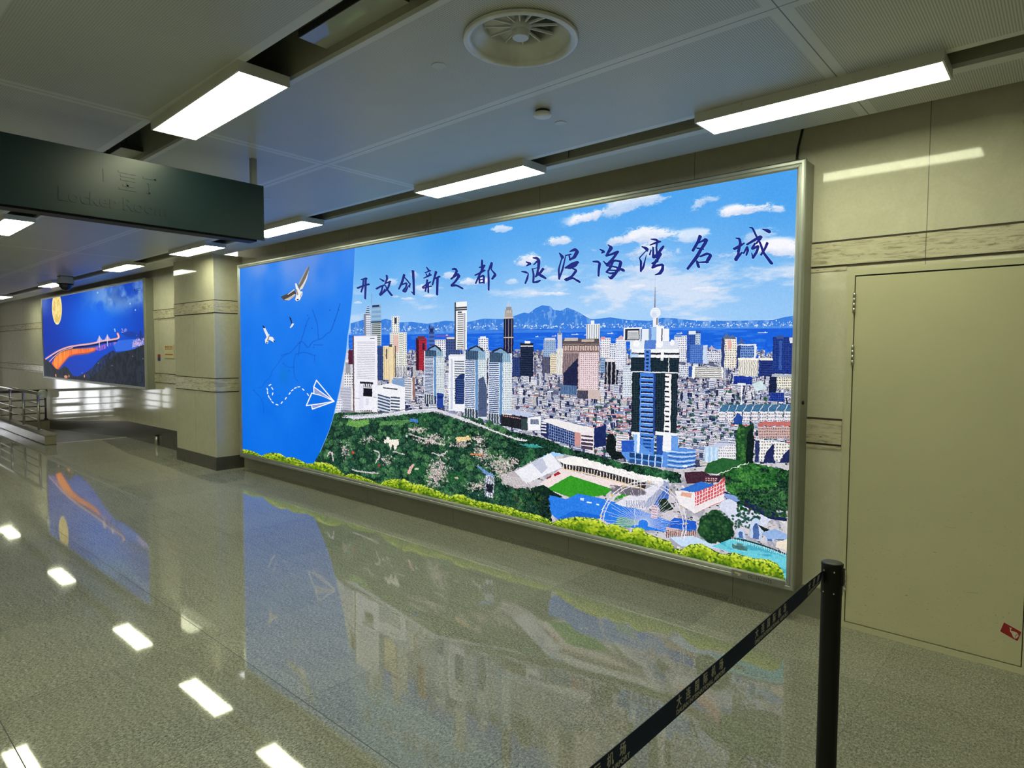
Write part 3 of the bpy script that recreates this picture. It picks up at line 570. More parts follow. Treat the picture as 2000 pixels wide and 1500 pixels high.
    T(1441, 1479, 702, 736, (244, 240, 224), win=(150, 144, 140), mode='v', m=11, duty=.45); R(1440, 701, 1480, 705, (246, 242, 230)); T(1351, 1411, 718, 740, (244, 242, 234), win=(92, 92, 92), n=6, duty=.5); R(1351, 717, 1356, 740, (246, 246, 240)); T(1325, 1344, 715, 738, (226, 230, 242), mode='g', n=6, m=5); R(1344, 717, 1351, 738, (46, 84, 166))
    T(1481, 1526, 704, 737, (36, 58, 132), win=(22, 36, 92), n=7); R(1481, 701, 1526, 706, (236, 232, 220)); T(1511, 1526, 706, 733, (240, 232, 210), win=(130, 124, 120), n=8); T(1508, 1550, 660, 732, (34, 62, 142), win=(20, 36, 96), mode='g', n=17, m=8); R(1516, 657, 1530, 664, (60, 84, 150)); R(1520, 668, 1526, 725, (70, 110, 190), .6); R(1541, 661, 1550, 672, (210, 220, 238))
    R(1432, 737, 1467, 752, (28, 58, 164)); T(1432, 1467, 742, 752, (28, 58, 164), mode='v', m=9, win=(16, 34, 110)); T(1501, 1516, 735, 768, (30, 40, 80), n=8, win=(18, 24, 50)); T(1516, 1545, 737, 762, (238, 232, 214), win=(90, 90, 100), mode='g', n=5, m=7); R(1505, 733, 1545, 738, (176, 184, 196)); T(1502, 1531, 769, 786, (26, 50, 134), mode='g', n=4, m=6, win=(60, 90, 180)); P.poly([(1468, 752), (1486, 745), (1498, 762), (1474, 766)], (206, 226, 232)); R(1446, 752, 1448.5, 796, (240, 240, 244)); R(1440, 750, 1456, 754, (236, 238, 240))
    for i in range(9):
        x = 1402+i*16; P.poly([(x, 806-i*.3), (x+7, 793), (x+22, 791), (x+16, 806)], (64, 112, 150)); P.stroke([(x, 806), (x+7, 793)], (226, 226, 236), w=1.2); R(x+1, 806, x+14, 822, (238, 234, 236)); T(x+1, x+14, 807, 826, (236, 232, 236), mode='g', n=3, m=4, win=(96, 100, 130))
    P.poly([(1432, 820), (1440, 808), (1449, 816), (1449, 832), (1434, 830)], (40, 76, 156))
    for i in range(4):
        x = 1478+i*17; P.poly([(x, 829-i), (x+20, 824), (x+24, 831), (x+2, 836)], (196, 112, 108)); T(x+2, x+20, 836, 858, (206, 176, 170), mode='g', n=4, m=5, win=(110, 80, 90))
    T(1474, 1506, 861, 903, (240, 238, 232), mode='g', n=7, m=6, win=(120, 122, 136)); T(1508, 1542, 866, 903, (240, 236, 226), mode='g', n=6, m=6, win=(120, 122, 136)); P.poly([(1474, 862), (1482, 862), (1482, 904), (1474, 904)], (44, 54, 104)); P.poly([(1496, 885), (1510, 868), (1510, 906), (1490, 906)], (32, 42, 90)); P.poly([(1530, 890), (1542, 876), (1542, 906), (1520, 906)], (32, 42, 90))
    T(1376, 1402, 874, 904, (172, 208, 244), mode='v', m=3, win=(220, 236, 250)); T(1402, 1436, 868, 900, (240, 236, 238), mode='g', n=6, m=8, win=(132, 136, 160)); P.poly([(1376, 875), (1404, 866), (1437, 868), (1404, 876)], (196, 206, 230))
    P.poly([(1437, 905), (1436, 850), (1444, 828), (1456, 836), (1470, 828), (1472, 860), (1470, 908)], (30, 70, 40)); P.poly([(1456, 905), (1458, 850), (1468, 836), (1472, 860), (1470, 910)], (12, 30, 30))
    for i in range(80): P.blob(1438+r.random()*16, 835+r.random()*66, 3, 3, (66, 120, 56) if r.random() < .5 else (40, 88, 48), .8)
    gr = [(985, 905), (1120, 888), (1230, 905), (1330, 915), (1548, 905), (1548, 1145), (1290, 1070), (1000, 1010)]
    P.poly(gr, (206, 202, 208)); P.poly(gr, (150, 150, 164), .7, noise=sstep(.45, .6, fbm(H_, W_, 30, 4, 51)))
    for i in range(900):
        x, y = r.uniform(1000, 1545), r.uniform(905, 1090); k = r.random()
        P.rect(x, y, x+r.uniform(1, 6), y+r.uniform(1, 4), [(44, 52, 70), (34, 76, 52), (236, 234, 240), (110, 120, 150), (170, 150, 150)][int(k*5)], .8)
    # mid-distance blocks along the park
    P.poly([(979, 806), (1000, 800), (1044, 808), (1031, 816)], (190, 200, 226)); P.poly([(979, 810), (1030, 816), (1030, 842), (979, 832)], (30, 32, 42)); T(1018, 1030, 818, 840, (36, 44, 52), mode='v', m=6, win=(70, 96, 96)); P.poly([(1031, 817), (1056, 814), (1056, 842), (1031, 842)], (244, 244, 250)); T(1036, 1052, 820, 830, (150, 160, 176), mode='v', m=5)
    for i in range(9): P.rect(982+i*4, 812+i*.7, 984.5+i*4, 814+i*.7, (214, 150, 150))
    P.poly([(1056, 822), (1075, 818), (1160, 838), (1160, 845), (1122, 846)], (240, 236, 238)); P.poly([(1056, 824), (1122, 846), (1122, 873), (1070, 858), (1056, 850)], (34, 44, 92))
    for i in range(12): x = 1072+i*4.2; P.rect(x, 829+i*1.5, x+1, 858+i*1.3, (120, 150, 206))
    for i in range(5): P.stroke([(1072, 832+i*5.6), (1122, 849+i*5)], (130, 156, 206), w=.9)
    for i in range(4): P.rect(1057, 826+i*6, 1067, 829+i*6, (236, 236, 244))
    P.poly([(1122, 845), (1134, 847), (1134, 874), (1122, 872)], (206, 150, 146)); P.poly([(1134, 846), (1160, 843), (1160, 888), (1134, 874)], (238, 228, 232))
    for i in range(4): P.rect(1135, 852+i*7, 1158, 855+i*8, (76, 60, 84))
    P.poly([(1160, 838), (1184, 832), (1184, 872), (1160, 876)], (24, 40, 96)); P.poly([(1183, 880), (1186, 850), (1197, 848), (1208, 876), (1226, 896), (1196, 900)], (16, 26, 30)); T(1203, 1228, 850, 884, (240, 234, 238), mode='h', n=7, win=(150, 140, 156))
    # landmark tower
    R(1217, 641, 1253, 668, (238, 240, 246)); R(1220, 644, 1248, 666, (40, 46, 66)); R(1225, 647, 1246, 664, (216, 218, 220)); T(1225, 1246, 649, 664, (216, 218, 220), n=6, win=(130, 136, 146)); R(1250, 644, 1270, 670, (120, 150, 196)); R(1253, 644, 1266, 670, (232, 238, 246)); R(1271, 640, 1281, 672, (156, 196, 240)); R(1281, 638, 1296, 670, (248, 248, 252)); R(1296, 643, 1306, 668, (246, 246, 250)); R(1291, 643, 1293, 668, (60, 70, 100)); R(1274, 623, 1285, 640, (240, 240, 246)); R(1281, 620, 1283.5, 636, (120, 124, 140))
    P.stroke([(1278.5, 545, .6), (1278.3, 575, 1.4), (1278, 606, 3)], (136, 130, 160)); P.stroke([(1278.6, 546, .5), (1278.4, 562, .8)], (236, 240, 250)); P.blob(1279, 612.5, 10.8, 11, (236, 242, 252), 1, .1); P.blob(1276.5, 616, 7, 7, (196, 210, 234), .6, .6)
    for i in range(4): P.stroke([(1269.5+i*.6, 606+i*4.2), (1288.5-i*.6, 606+i*4.2)], (206, 216, 234), w=.5)
    R(1258, 666, 1280, 684, (86, 130, 210)); R(1230, 668, 1258, 684, (232, 236, 244)); R(1280, 668, 1324, 684, (216, 222, 236)); P.blob(1242, 672, 6.5, 7, (250, 250, 252), 1, .15); P.blob(1287.5, 673.5, 7.5, 8, (250, 250, 252), 1, .15); P.blob(1312, 671, 4, 7, (248, 248, 252), 1, .2)
    R(1231, 684, 1325.5, 729, (18, 34, 50)); R(1231, 683, 1325.5, 700, (246, 247, 250)); R(1231, 690.5, 1325, 694, (28, 36, 60)); R(1231, 683, 1233, 700, (150, 190, 236)); R(1258, 684, 1270, 729, (76, 126, 214)); R(1290, 684, 1295, 706, (250, 250, 252)); R(1231, 692, 1246, 699, (170, 204, 244), .7)
    for i in range(6): R(1261, 688+i*7, 1266, 691+i*7, (26, 40, 80))
    for i in range(15): R(1233+i*6.2, 702, 1233.5+i*6.2, 727, (52, 76, 86), .6)
    for i in range(8): R(1232, 703+i*3.3, 1257, 703.6+i*3.3, (50, 78, 90), .6); R(1272, 703+i*3.3, 1324, 703.6+i*3.3, (50, 78, 90), .6)
    R(1231, 727.5, 1325, 730, (206, 216, 226)); R(1304.5, 700, 1306, 730, (236, 240, 246))
    R(1233, 730, 1322, 852, (18, 32, 46))
    for i in range(34): R(1234, 732+i*3.5, 1248, 732.7+i*3.5, (62, 96, 92), .55); R(1279, 732+i*3.5, 1297, 732.7+i*3.5, (54, 84, 90), .55); R(1310, 732+i*3.5, 1321, 732.7+i*3.5, (54, 84, 90), .55)
    for x in (1238, 1242.5, 1283, 1288, 1293, 1314, 1318): R(x, 730, x+.7, 850, (56, 84, 92), .6)
    R(1248.5, 730, 1278, 890, (70, 128, 220)); R(1275, 730, 1279, 850, (34, 66, 140)); R(1297.5, 732, 1309.5, 852, (248, 248, 250)); P.poly([(1249, 780), (1275, 770), (1275, 850), (1249, 850)], (110, 160, 236), .5)
    for i in range(13): R(1251, 737+i*9.7, 1275, 740.4+i*9.7, (22, 36, 74)); R(1251, 740.6+i*9.7, 1275, 741.8+i*9.7, (190, 214, 246)); R(1298, 736+i*9.7, 1306, 739+i*9.7, (24, 32, 50))
    for i in range(6): R(1255, 853+i*7, 1271, 856+i*7, (30, 70, 130))
    P.poly([(1214, 862), (1240, 860), (1278, 890), (1310, 876), (1330, 876), (1357, 880), (1357, 908), (1330, 918), (1230, 906), (1214, 888)], (92, 148, 226)); P.poly([(1214, 862), (1238, 862), (1238, 884), (1214, 884)], (40, 90, 190)); R(1238, 848, 1246, 884, (150, 196, 246)); R(1244, 848, 1249, 886, (240, 244, 250)); R(1233, 845, 1250, 850, (246, 246, 250)); R(1279, 846, 1322, 853, (238, 244, 250)); R(1282, 853, 1294, 890, (36, 76, 160)); R(1294, 850, 1310, 884, (246, 246, 252)); R(1310, 853, 1324, 880, (110, 160, 230))
    for i in range(5): R(1229+i*13, 886+i*2, 1239+i*13, 895+i*2, (30, 66, 116)); R(1229+i*13, 898+i*2, 1239+i*13, 906+i*2, (44, 84, 140)); R(1240+i*13, 884+i*2, 1241.4+i*13, 908+i*2, (210, 228, 248))
    for i in range(4): P.stroke([(1304, 882+i*9), (1330, 886+i*9), (1357, 884+i*8)], (196, 220, 248), w=2.0); P.stroke([(1306, 886.5+i*9), (1330, 890+i*9), (1356, 888+i*8)], (46, 92, 170), w=2.2)
    P.blob(1338, 912, 6, 3, (226, 238, 250), 1, .3)
    # park and trees
    nt = fbm(H_, W_, 44, 5, 91, .65); nt2 = fbm(H_, W_, 18, 3, 17, .6)
    park = [(640, 812), (662, 806), (745, 806), (830, 802), (868, 806), (930, 820), (960, 834), (1010, 846), (1060, 856), (1120, 880), (1165, 890), (1215, 905), (1262, 912), (1330, 926), (1330, 945), (1260, 944), (1120, 892), (1078, 884), (1000, 922), (985, 940), (1040, 960), (1075, 975), (1080, 1030), (600, 930)]
    P.poly(park, (22, 58, 44)); P.poly(park, (48, 108, 66), .9, noise=sstep(.48, .66, nt)); P.poly(park, (10, 34, 30), .8, noise=sstep(.56, .7, nt2)); P.poly(park, (98, 146, 92), .6, noise=sstep(.6, .74, nt*.6+nt2*.4))
    for i in range(1100):
        x = r.uniform(632, 1080); y = r.uniform(818, 995)
        if x > 990 and y < 960 or y > 905+(x-600)*.24 or y < 806+max(0, x-880)*.25 or x < 660-(y-800)*.45: continue
        s = 2.2+r.random()*3.4+(y-800)*.016+(x-600)*.004; g = np.clip(.5+2.6*(nt[int(np.clip((y-800)/200*400+750, 0, H_-1)), int((x-600)*3)]-.5)+r.normal(0, .22), 0, 1); P.blob(x+1, y+1.5, s*1.1, s*1.1, (8, 30, 26), .75); P.blob(x, y, s, s*1.05, (22+50*g, 64+62*g, 52+26*g), .9, .4); P.blob(x-s*.25, y-s*.35, s*.5, s*.4, (60+80*g, 116+56*g, 82+30*g), .55, .9)
    P.poly([(672, 812), (745, 808), (792, 803), (850, 798), (905, 816), (960, 838), (900, 822), (848, 805), (790, 810), (740, 816), (690, 820)], (206, 208, 220)); P.stroke([(668, 815), (700, 817), (745, 812), (800, 802), (835, 800), (860, 803), (905, 820)], (236, 236, 244), w=1.4); P.stroke([(670, 811), (705, 813), (750, 808), (800, 799)], (120, 124, 140), w=1)
    P.stroke([(850, 800), (905, 818), (962, 842), (1005, 858), (1030, 862)], (216, 212, 220), w=3); P.stroke([(850, 804), (900, 822), (960, 846)], (70, 74, 84), w=1.2)
    P.poly([(680, 822), (720, 820), (722, 828), (700, 836), (676, 830)], (120, 176, 86), .85); P.poly([(800, 818), (818, 820), (817, 827), (802, 824)], (70, 126, 200)); P.poly([(745, 824), (800, 820), (790, 830), (740, 832)], (110, 166, 92), .7)
    P.poly([(750, 860), (778, 858), (779, 868), (772, 880), (768, 868), (764, 880), (760, 866), (752, 866)], (244, 236, 222)); R(754, 855, 760, 860, (240, 236, 230))
    for pts in ([(800, 848), (822, 856), (850, 866), (868, 870)], [(845, 885), (862, 892), (874, 882)], [(640, 892), (648, 880), (652, 900)], [(690, 918), (705, 922), (740, 925)], [(730, 880), (745, 886), (734, 905)], [(768, 882), (790, 888)]):
        P.stroke(pts, (214, 206, 206), .9, w=2.4)
    for (cx, cy, sx, sy, n) in ((858, 920, 12, 16, 130), (848, 935, 10, 10, 70), (976, 905, 16, 12, 110), (985, 925, 14, 10, 80), (842, 860, 22, 7, 90), (1005, 940, 12, 8, 60), (935, 860, 8, 6, 40), (930, 950, 12, 8, 50), (675, 880, 6, 10, 25), (940, 885, 12, 10, 60), (905, 870, 12, 5, 40), (815, 840, 16, 4, 40), (1000, 905, 10, 6, 40), (755, 900, 8, 6, 25), (720, 860, 10, 4, 20)):
        for i in range(int(n*1.6)): P.blob(cx+r.normal(0, sx*.75), cy+r.normal(0, sy*.75), r.uniform(.8, 2.4), r.uniform(.8, 2.6), r.choice([(226, 206, 206), (240, 230, 228), (176, 150, 150), (206, 196, 190)]), .8)
    P.poly([(797, 925), (809, 907), (832, 912), (830, 932), (800, 930)], (30, 84, 50)); P.poly([(796, 924), (806, 907), (809, 907), (801, 928)], (230, 180, 168)); P.blob(814, 917, 5, 3, (206, 220, 190), .9); P.poly([(870, 928), (905, 922), (908, 940), (880, 946)], (34, 88, 50)); P.blob(893, 935, 5, 2.5, (226, 200, 190), .9)
    P.poly([(929, 909), (968, 930), (958, 932), (944, 924)], (110, 150, 206)); T(948, 965, 930, 972, (226, 230, 240), mode='v', m=4, win=(60, 70, 100)); R(951, 946, 962, 962, (24, 30, 44)); P.blob(690, 884, 3, 4, (206, 84, 66)); P.blob(741, 910, 3, 3, (190, 50, 66)); P.poly([(890, 856), (915, 852), (920, 860), (892, 864)], (236, 206, 150)); P.stroke([(920, 888), (945, 890)], (206, 130, 86), w=2.4); P.poly([(1012, 868), (1052, 870), (1062, 876), (1030, 875)], (60, 156, 150))
    # stadium, blue roofs
    P.poly([(1054, 946), (1097, 916), (1150, 930), (1236, 948), (1262, 962), (1230, 985), (1196, 958), (1114, 930), (1068, 956)], (240, 224, 222))
    P.poly([(1006, 922), (1076, 886), (1098, 914), (1050, 936), (1028, 946)], (238, 238, 246)); P.poly([(1036, 904), (1060, 896), (1070, 915), (1058, 926)], (196, 200, 220)); P.poly([(1006, 922), (1028, 946), (1050, 950), (1010, 955), (985, 945), (980, 928)], (190, 180, 184))
    for i in range(9): P.stroke([(982+i*6, 930+i*1.6), (990+i*6, 952)], (150, 150, 156), w=.9); P.stroke([(980, 930+i*2), (1030+i*2, 936+i*2)], (226, 222, 224), w=.6)
    P.poly([(1081, 928), (1091, 922), (1096, 926), (1084, 932)], (170, 40, 56)); P.poly([(1068, 934), (1078, 929), (1076, 934), (1068, 938)], (150, 60, 66))
    P.poly([(1088, 898), (1124, 892), (1200, 914), (1262, 930), (1306, 938), (1302, 950), (1262, 944), (1196, 926), (1150, 914), (1104, 908)], (248, 244, 242)); P.poly([(1094, 903), (1104, 908), (1150, 915), (1196, 927), (1262, 945), (1260, 956), (1194, 938), (1150, 926), (1102, 918)], (52, 44, 44))
    for i in range(26): x = 1100+i*6; y = 908+(x-1100)*.228; P.rect(x, y-2, x+1.5, y+10, (246, 238, 226))
    P.stroke([(1100, 917), (1150, 926), (1200, 940), (1256, 956)], (236, 206, 170), w=2)
    P.poly([(1068, 956), (1114, 930), (1196, 956), (1184, 968), (1150, 972), (1118, 974)], (58, 160, 40)); P.poly([(1068, 956), (1114, 930), (1196, 956), (1184, 968), (1150, 972), (1118, 974)], (40, 130, 30), .5, noise=nt2); P.poly([(1222, 962), (1233, 961), (1230, 968), (1198, 980), (1204, 972)], (50, 150, 40))
    P.poly([(1036, 955), (1062, 948), (1082, 962), (1100, 972), (1078, 978), (1074, 1012), (1058, 1012)], (16, 40, 34))
    for i in range(60): P.blob(1000+r.random()*66, 952+r.random()*44, 3.6, 3.6, (14+r.random()*40, 44+r.random()*50, 40), .85)
    P.poly([(1073, 968), (1090, 972), (1106, 976), (1130, 965), (1180, 976), (1230, 990), (1300, 1016), (1352, 1034), (1346, 1046), (1262, 1036), (1196, 1026), (1172, 1014), (1090, 1016), (1076, 1004)], (44, 126, 232)); P.poly([(1090, 1014), (1120, 998), (1172, 1008), (1172, 1014)], (28, 104, 214)); R(1134, 974, 1141, 979, (206, 226, 246)); R(1146, 981, 1156, 984, (226, 236, 246)); R(1165, 985, 1170, 988, (206, 226, 246))
    P.poly([(1200, 984), (1250, 962), (1304, 935), (1306, 948), (1270, 985), (1262, 996), (1215, 990)], (228, 228, 240)); P.poly([(1258, 985), (1304, 938), (1306, 948), (1274, 986), (1262, 996)], (160, 170, 200)); T(1222, 1260, 978, 994, (238, 238, 246), mode='v', m=12, win=(110, 120, 160)); P.poly([(1276, 986), (1302, 950), (1310, 960), (1296, 1000)], (70, 110, 190)); P.poly([(1285, 978), (1300, 974), (1316, 996), (1290, 1002)], (30, 50, 40))
    for i in range(90): P.rect(1190+r.random()*70, 952+r.random()*14, 1193+r.random()*70, 954+r.random()*14, (110, 104, 116), .6)
    P.poly([(1208, 1010), (1250, 1018), (1230, 1032), (1200, 1026)], (90, 160, 140)); T(1272, 1284, 988, 1014, (232, 210, 220), mode='h', n=5, win=(150, 110, 130))
    P.poly([(1300, 1032), (1316, 1012), (1360, 1020), (1360, 1036)], (36, 96, 206)); T(1300, 1360, 1036, 1052, (206, 176, 170), mode='v', m=16, win=(96, 60, 70)); P.poly([(1308, 1050), (1352, 1048), (1392, 1062), (1400, 1072), (1330, 1068)], (196, 220, 246))
    # ferris wheel
    cx, cy = 1256, 1026
    for i in range(46):
        a = np.pi*(1.0+(i+.5)/46*1.12)-.06; P.stroke([(cx+np.cos(a)*10, cy+np.sin(a)*10), (cx+np.cos(a)*(52+18*(i % 3)), cy+np.sin(a)*(50+18*(i % 3)))], (220, 214, 230), .85, w=.8)
    for rr, ww in ((84, 1.6), (78, 1.4)):
        P.stroke([(cx+np.cos(a)*rr, cy+np.sin(a)*rr) for a in np.linspace(np.pi*.95, np.pi*2.12, 40)], (234, 232, 238), w=ww)
    for i in range(60):
        a = np.pi*(.95+1.17*i/60); b = a+.03*(1 if i % 2 else -1); P.stroke([(cx+np.cos(a)*78, cy+np.sin(a)*78), (cx+np.cos(b)*84, cy+np.sin(b)*84)], (200, 196, 206), w=.8)
    for a in (3.35, 3.9, 4.25, 4.85, 5.4, 5.85, 6.25): P.blob(cx+np.cos(a)*84, cy+np.sin(a)*84, 3, 3.4, (216, 186, 130), .9, .3)
    P.stroke([(1240, 968), (1240, 1038)], (226, 224, 236), w=1)
    # right corner of the park
    gp = [(1404, 926), (1420, 918), (1462, 905), (1500, 912), (1542, 920), (1542, 998), (1500, 1004), (1420, 962), (1412, 945)]
    P.poly([(1374, 925), (1382, 906), (1412, 896), (1440, 900), (1458, 906), (1406, 928)], (40, 96, 52)); P.poly(gp, (36, 92, 44)); P.poly(gp, (70, 136, 60), .8, noise=sstep(.45, .65, nt2)); P.poly(gp, (12, 36, 34), .8, noise=sstep(.52, .68, nt)); P.stroke([(1400, 929), (1432, 916), (1462, 905)], (220, 232, 226), w=2)
    P.poly([(1412, 960), (1500, 996), (1536, 1006), (1536, 1020), (1480, 1012), (1420, 985)], (26, 36, 80)); P.poly([(1412, 965), (1440, 970), (1452, 984), (1420, 978)], (130, 160, 214)); P.poly([(1408, 978), (1424, 976), (1505, 1016), (1496, 1028), (1466, 1034), (1430, 1020), (1404, 1000)], (216, 220, 240))
    for i in range(170): x = 1440+r.random()*98; y = 962+r.random()*44; P.blob(x, y, 3.6, 3.4, (12+r.random()*30, 40+r.random()*50, 36+r.random()*16), .85) if y > 948+(x-1420)*.1 else None
    P.poly([(1336, 924), (1374, 922), (1390, 932), (1372, 946), (1340, 946)], (70, 40, 56)); P.poly([(1374, 930), (1414, 930), (1402, 944), (1380, 944)], (60, 40, 60)); T(1377, 1400, 934, 942, (120, 60, 70), mode='g', n=2, m=5, win=(230, 226, 230))
    P.poly([(1327, 958), (1368, 942), (1402, 950), (1357, 963)], (48, 112, 206)); P.poly([(1318, 960), (1357, 963), (1357, 1004), (1326, 986)], (240, 236, 240)); P.poly([(1330, 962), (1352, 965), (1350, 974), (1330, 970)], (226, 170, 150)); P.poly([(1357, 963), (1402, 946), (1414, 934), (1414, 978), (1400, 986), (1357, 1004)], (214, 96, 104)); P.poly([(1357, 990), (1414, 966), (1414, 978), (1357, 1004)], (240, 232, 236))
    for i in range(4): P.stroke([(1357, 972+i*7.2), (1414, 946+i*7.2)], (240, 226, 228), w=1.2)
    for i in range(10): P.rect(1359+i*5.6, 962-i*2, 1360.3+i*5.6, 1002-i*2.4, (240, 228, 230))
    [P.blob(1398+a, 1030+b, 17, 16, (18, 54, 36), 1, .15) for a, b in ((0, -18), (-17, -8), (17, -6), (-20, 8), (20, 10), (0, 4), (-10, 18), (12, 18))]; P.blob(1375, 1038, 14, 22, (34, 80, 44), .9, .5)
    for i in range(150):
        a, q = r.uniform(0, 6.28), r.random()**.5; g = r.random(); P.blob(1398+np.cos(a)*q*32, 1028+np.sin(a)*q*29, 4, 3.6, (16+50*g, 50+66*g, 34+26*g), .7, .7)
    P.poly([(1390, 1068), (1438, 1050), (1480, 1062), (1538, 1084), (1538, 1140), (1480, 1098)], (110, 206, 222)); P.poly([(1390, 1068), (1438, 1050), (1480, 1062), (1538, 1084), (1538, 1140), (1480, 1098)], (60, 160, 186), .7, noise=sstep(.45, .6, fbm(H_, W_, 50, 4, 41, .6, .3)))
    for i in range(60): P.blob(1430+r.random()*56, 1004+r.random()*28, 3.6, 3.2, (30, 70, 60), .8)
    for x, y, w, h in ((1446, 1042, 9, 10), (1476, 1032, 12, 22), (1502, 1046, 9, 12)):
        P.blob(x, y, w, h*.9, (196, 212, 238), 1, .1); R(x-w, y, x+w, y+h, (190, 208, 238)); P.blob(x, y+2, w*.5, h*.5, (70, 100, 160), 1, .1); R(x-w*.5, y+3, x+w*.5, y+h, (80, 110, 170))
    P.poly([(1480, 1026), (1506, 1038), (1538, 1050), (1538, 1060), (1500, 1052)], (26, 40, 36)); P.poly([(1486, 1042), (1512, 1034), (1538, 1046), (1538, 1056), (1500, 1054)], (150, 180, 226)); P.poly([(1516, 1060), (1538, 1054), (1538, 1078), (1514, 1070)], (236, 222, 206)); P.stroke([(1430, 1052), (1470, 1060), (1536, 1084)], (40, 60, 60), w=3)
    for i in range(26): P.rect(1428+i*4.2, 1050+i*1.25, 1429+i*4.2, 1056+i*1.25, (226, 230, 236))
    P.poly([(1428, 1066), (1446, 1062), (1458, 1074), (1436, 1074)], (190, 214, 216), .8)
    for i in range(40): P.rect(1428+r.random()*28, 1062+r.random()*12, 1431+r.random()*28, 1064+r.random()*12, (70, 110, 110), .7)
    P.rect(1515, 1000, 1538, 1012, (206, 206, 214), .7)
    for i in range(420):
        x, y = r.uniform(1440, 1545), r.uniform(955, 1040)
        if y > 985 and x < 1500 or y > 1012: continue
        g = r.random(); P.blob(x, y, 4, 3.4, (12+44*g, 40+60*g, 36+22*g), .9, .5)
    # ragged, grainy detail: the picture below the sky is pulled about by a pixel or three
    amp = 1.3*sstep(.37, .42, V)+3.6*np.clip(P_park(P, park, gp), 0, 1)
    dx = (fbm(H_, W_, 9, 2, 201, .7)-.5)*2*amp*2.2; dy = (fbm(H_, W_, 7, 2, 202, .7)-.5)*2*amp
    vi, ui = np.mgrid[0:H_, 0:W_]; P.c = P.c[np.clip((vi+dy).round().astype(int), 0, H_-1), np.clip((ui+dx).round().astype(int), 0, W_-1)]
    g = (fbm(H_, W_, 5, 2, 203, .7)-.5)*(.10*sstep(.38, .44, V)+.22*np.clip(amp-1.3, 0, 1)); P.c = np.clip(P.c+g[..., None]*np.array((1, 1, .9)), 0, 1)
    # bright bushes along the lower edge
    top = [(474, 876), (490, 879), (503, 884), (512, 890), (518, 886), (532, 883), (548, 885), (560, 893), (572, 892), (585, 897), (600, 905), (612, 900), (625, 903), (642, 905), (656, 912), (666, 920), (676, 929), (684, 925), (700, 928), (722, 936), (744, 946), (752, 939), (768, 936), (790, 936), (806, 945), (830, 948), (852, 958), (868, 964), (880, 970), (890, 966), (906, 967), (922, 976), (960, 984), (1000, 992), (1020, 1000), (1046, 1005), (1070, 1014), (1080, 1022), (1093, 1015), (1130, 1010), (1150, 1012), (1168, 1014), (1185, 1026), (1200, 1024), (1222, 1033), (1232, 1042), (1240, 1031), (1252, 1032), (1264, 1043), (1290, 1053), (1308, 1058), (1318, 1072), (1332, 1074), (1348, 1064), (1370, 1063), (1398, 1078), (1412, 1084), (1432, 1080), (1468, 1091), (1500, 1094), (1517, 1102), (1526, 1114), (1532, 1131)]
    P.poly(top+[(1540, 1145), (470, 893)], (58, 96, 26))
    tx, ty = np.array(top).T; bot = lambda x: 884.5+.235*(x-475)
    for i in range(3600):
        x = r.uniform(474, 1530); hi = np.interp(x, tx, ty); lo = bot(x)+2; k = r.random()**.85; y = hi+(lo-hi)*k+1.2
        s = (lo-hi)*.11*r.uniform(.6, 1.3)+.6; g = np.clip(1-k*.95+r.normal(0, .22)+.25*np.sin(x*.11)*k, 0, 1)
        P.blob(x, y, s*1.15, s, (62+150*g, 104+124*g, 18+46*g*g), .8, .75)
        if r.random() < .25: P.blob(x+s, y+s, s*.9, s*.7, (38, 74, 22), .55, .8)
    for i in range(700):
        x = r.uniform(474, 1530); hi = np.interp(x, tx, ty); s = (bot(x)-hi)*.05+.5; P.blob(x, hi+s*r.uniform(0, 2.5), s*1.3, s, (226, 240, 120), .6, .8)
    # blue panel with its curved edge
    edge = [(692.5, 480), (691.8, 485), (690, 530), (687, 582), (682.5, 627), (678, 657), (675, 691), (669, 729), (663, 762), (657, 788), (651, 814), (643.5, 840), (634.5, 862), (625.5, 883), (614, 905), (604, 912)]
    lower = [(600, 906), (585, 898), (572, 893), (560, 894), (548, 886), (532, 884), (518, 887), (512, 891), (503, 885), (490, 880), (474, 877), (460, 876), (455, 520)]
    P.stroke(edge[1:-2], (120, 190, 248), .9, w=2); before = P.c.copy()
    m = np.zeros_like(P.c); P.c = m; P.poly(edge[:-1]+lower, (255, 255, 255)); m = P.c[..., :1].copy()
    kk = sstep(.0, 1, V)[..., None]; b = np.array((28, 124, 238))*(1-kk)+np.array((6, 112, 232))*kk
    b = b+(sstep(.3, .0, V)*sstep(.45, .75, fbm(H_, W_, 420, 3, 61)))[..., None]*np.array((70, 22, -8))+(fbm(H_, W_, 300, 4, 62)[..., None]-.5)*np.array((24, 18, 10))
    P.c = before*(1-m)+np.clip(b/255, 0, 1)*m
    A, B = z(450, 470, .15), z(450, 690, .15); ml = (14, 78, 190)
    for s in ([(660, 1500), (740, 1470), (770, 1470), (850, 1380), (915, 1305), (960, 1340), (1010, 1410), (1050, 1330), (1130, 1290), (1190, 1280), (1250, 1210), (1300, 1190), (1340, 1080), (1380, 960), (1420, 820)], [(915, 1305), (960, 1170), (975, 1100), (1020, 1000)], [(1140, 1280), (1130, 1100), (1090, 980), (1060, 900)], [(880, 1500), (900, 1340), (915, 1305)], [(1080, 1360), (1200, 1360)], [(860, 1480), (960, 1450), (1090, 1500)]): P.stroke(A(s), ml, .6, w=1.5)
    for s in ([(740, 0), (660, 70), (600, 160), (540, 230), (520, 320), (440, 380), (420, 440), (360, 455)], [(850, 0), (820, 120), (830, 300), (860, 350)], [(690, 140), (760, 190), (830, 180)], [(1100, 20), (1090, 120)], [(300, 480), (420, 600), (440, 780)]): P.stroke(B(s), ml, .5, w=1.3)
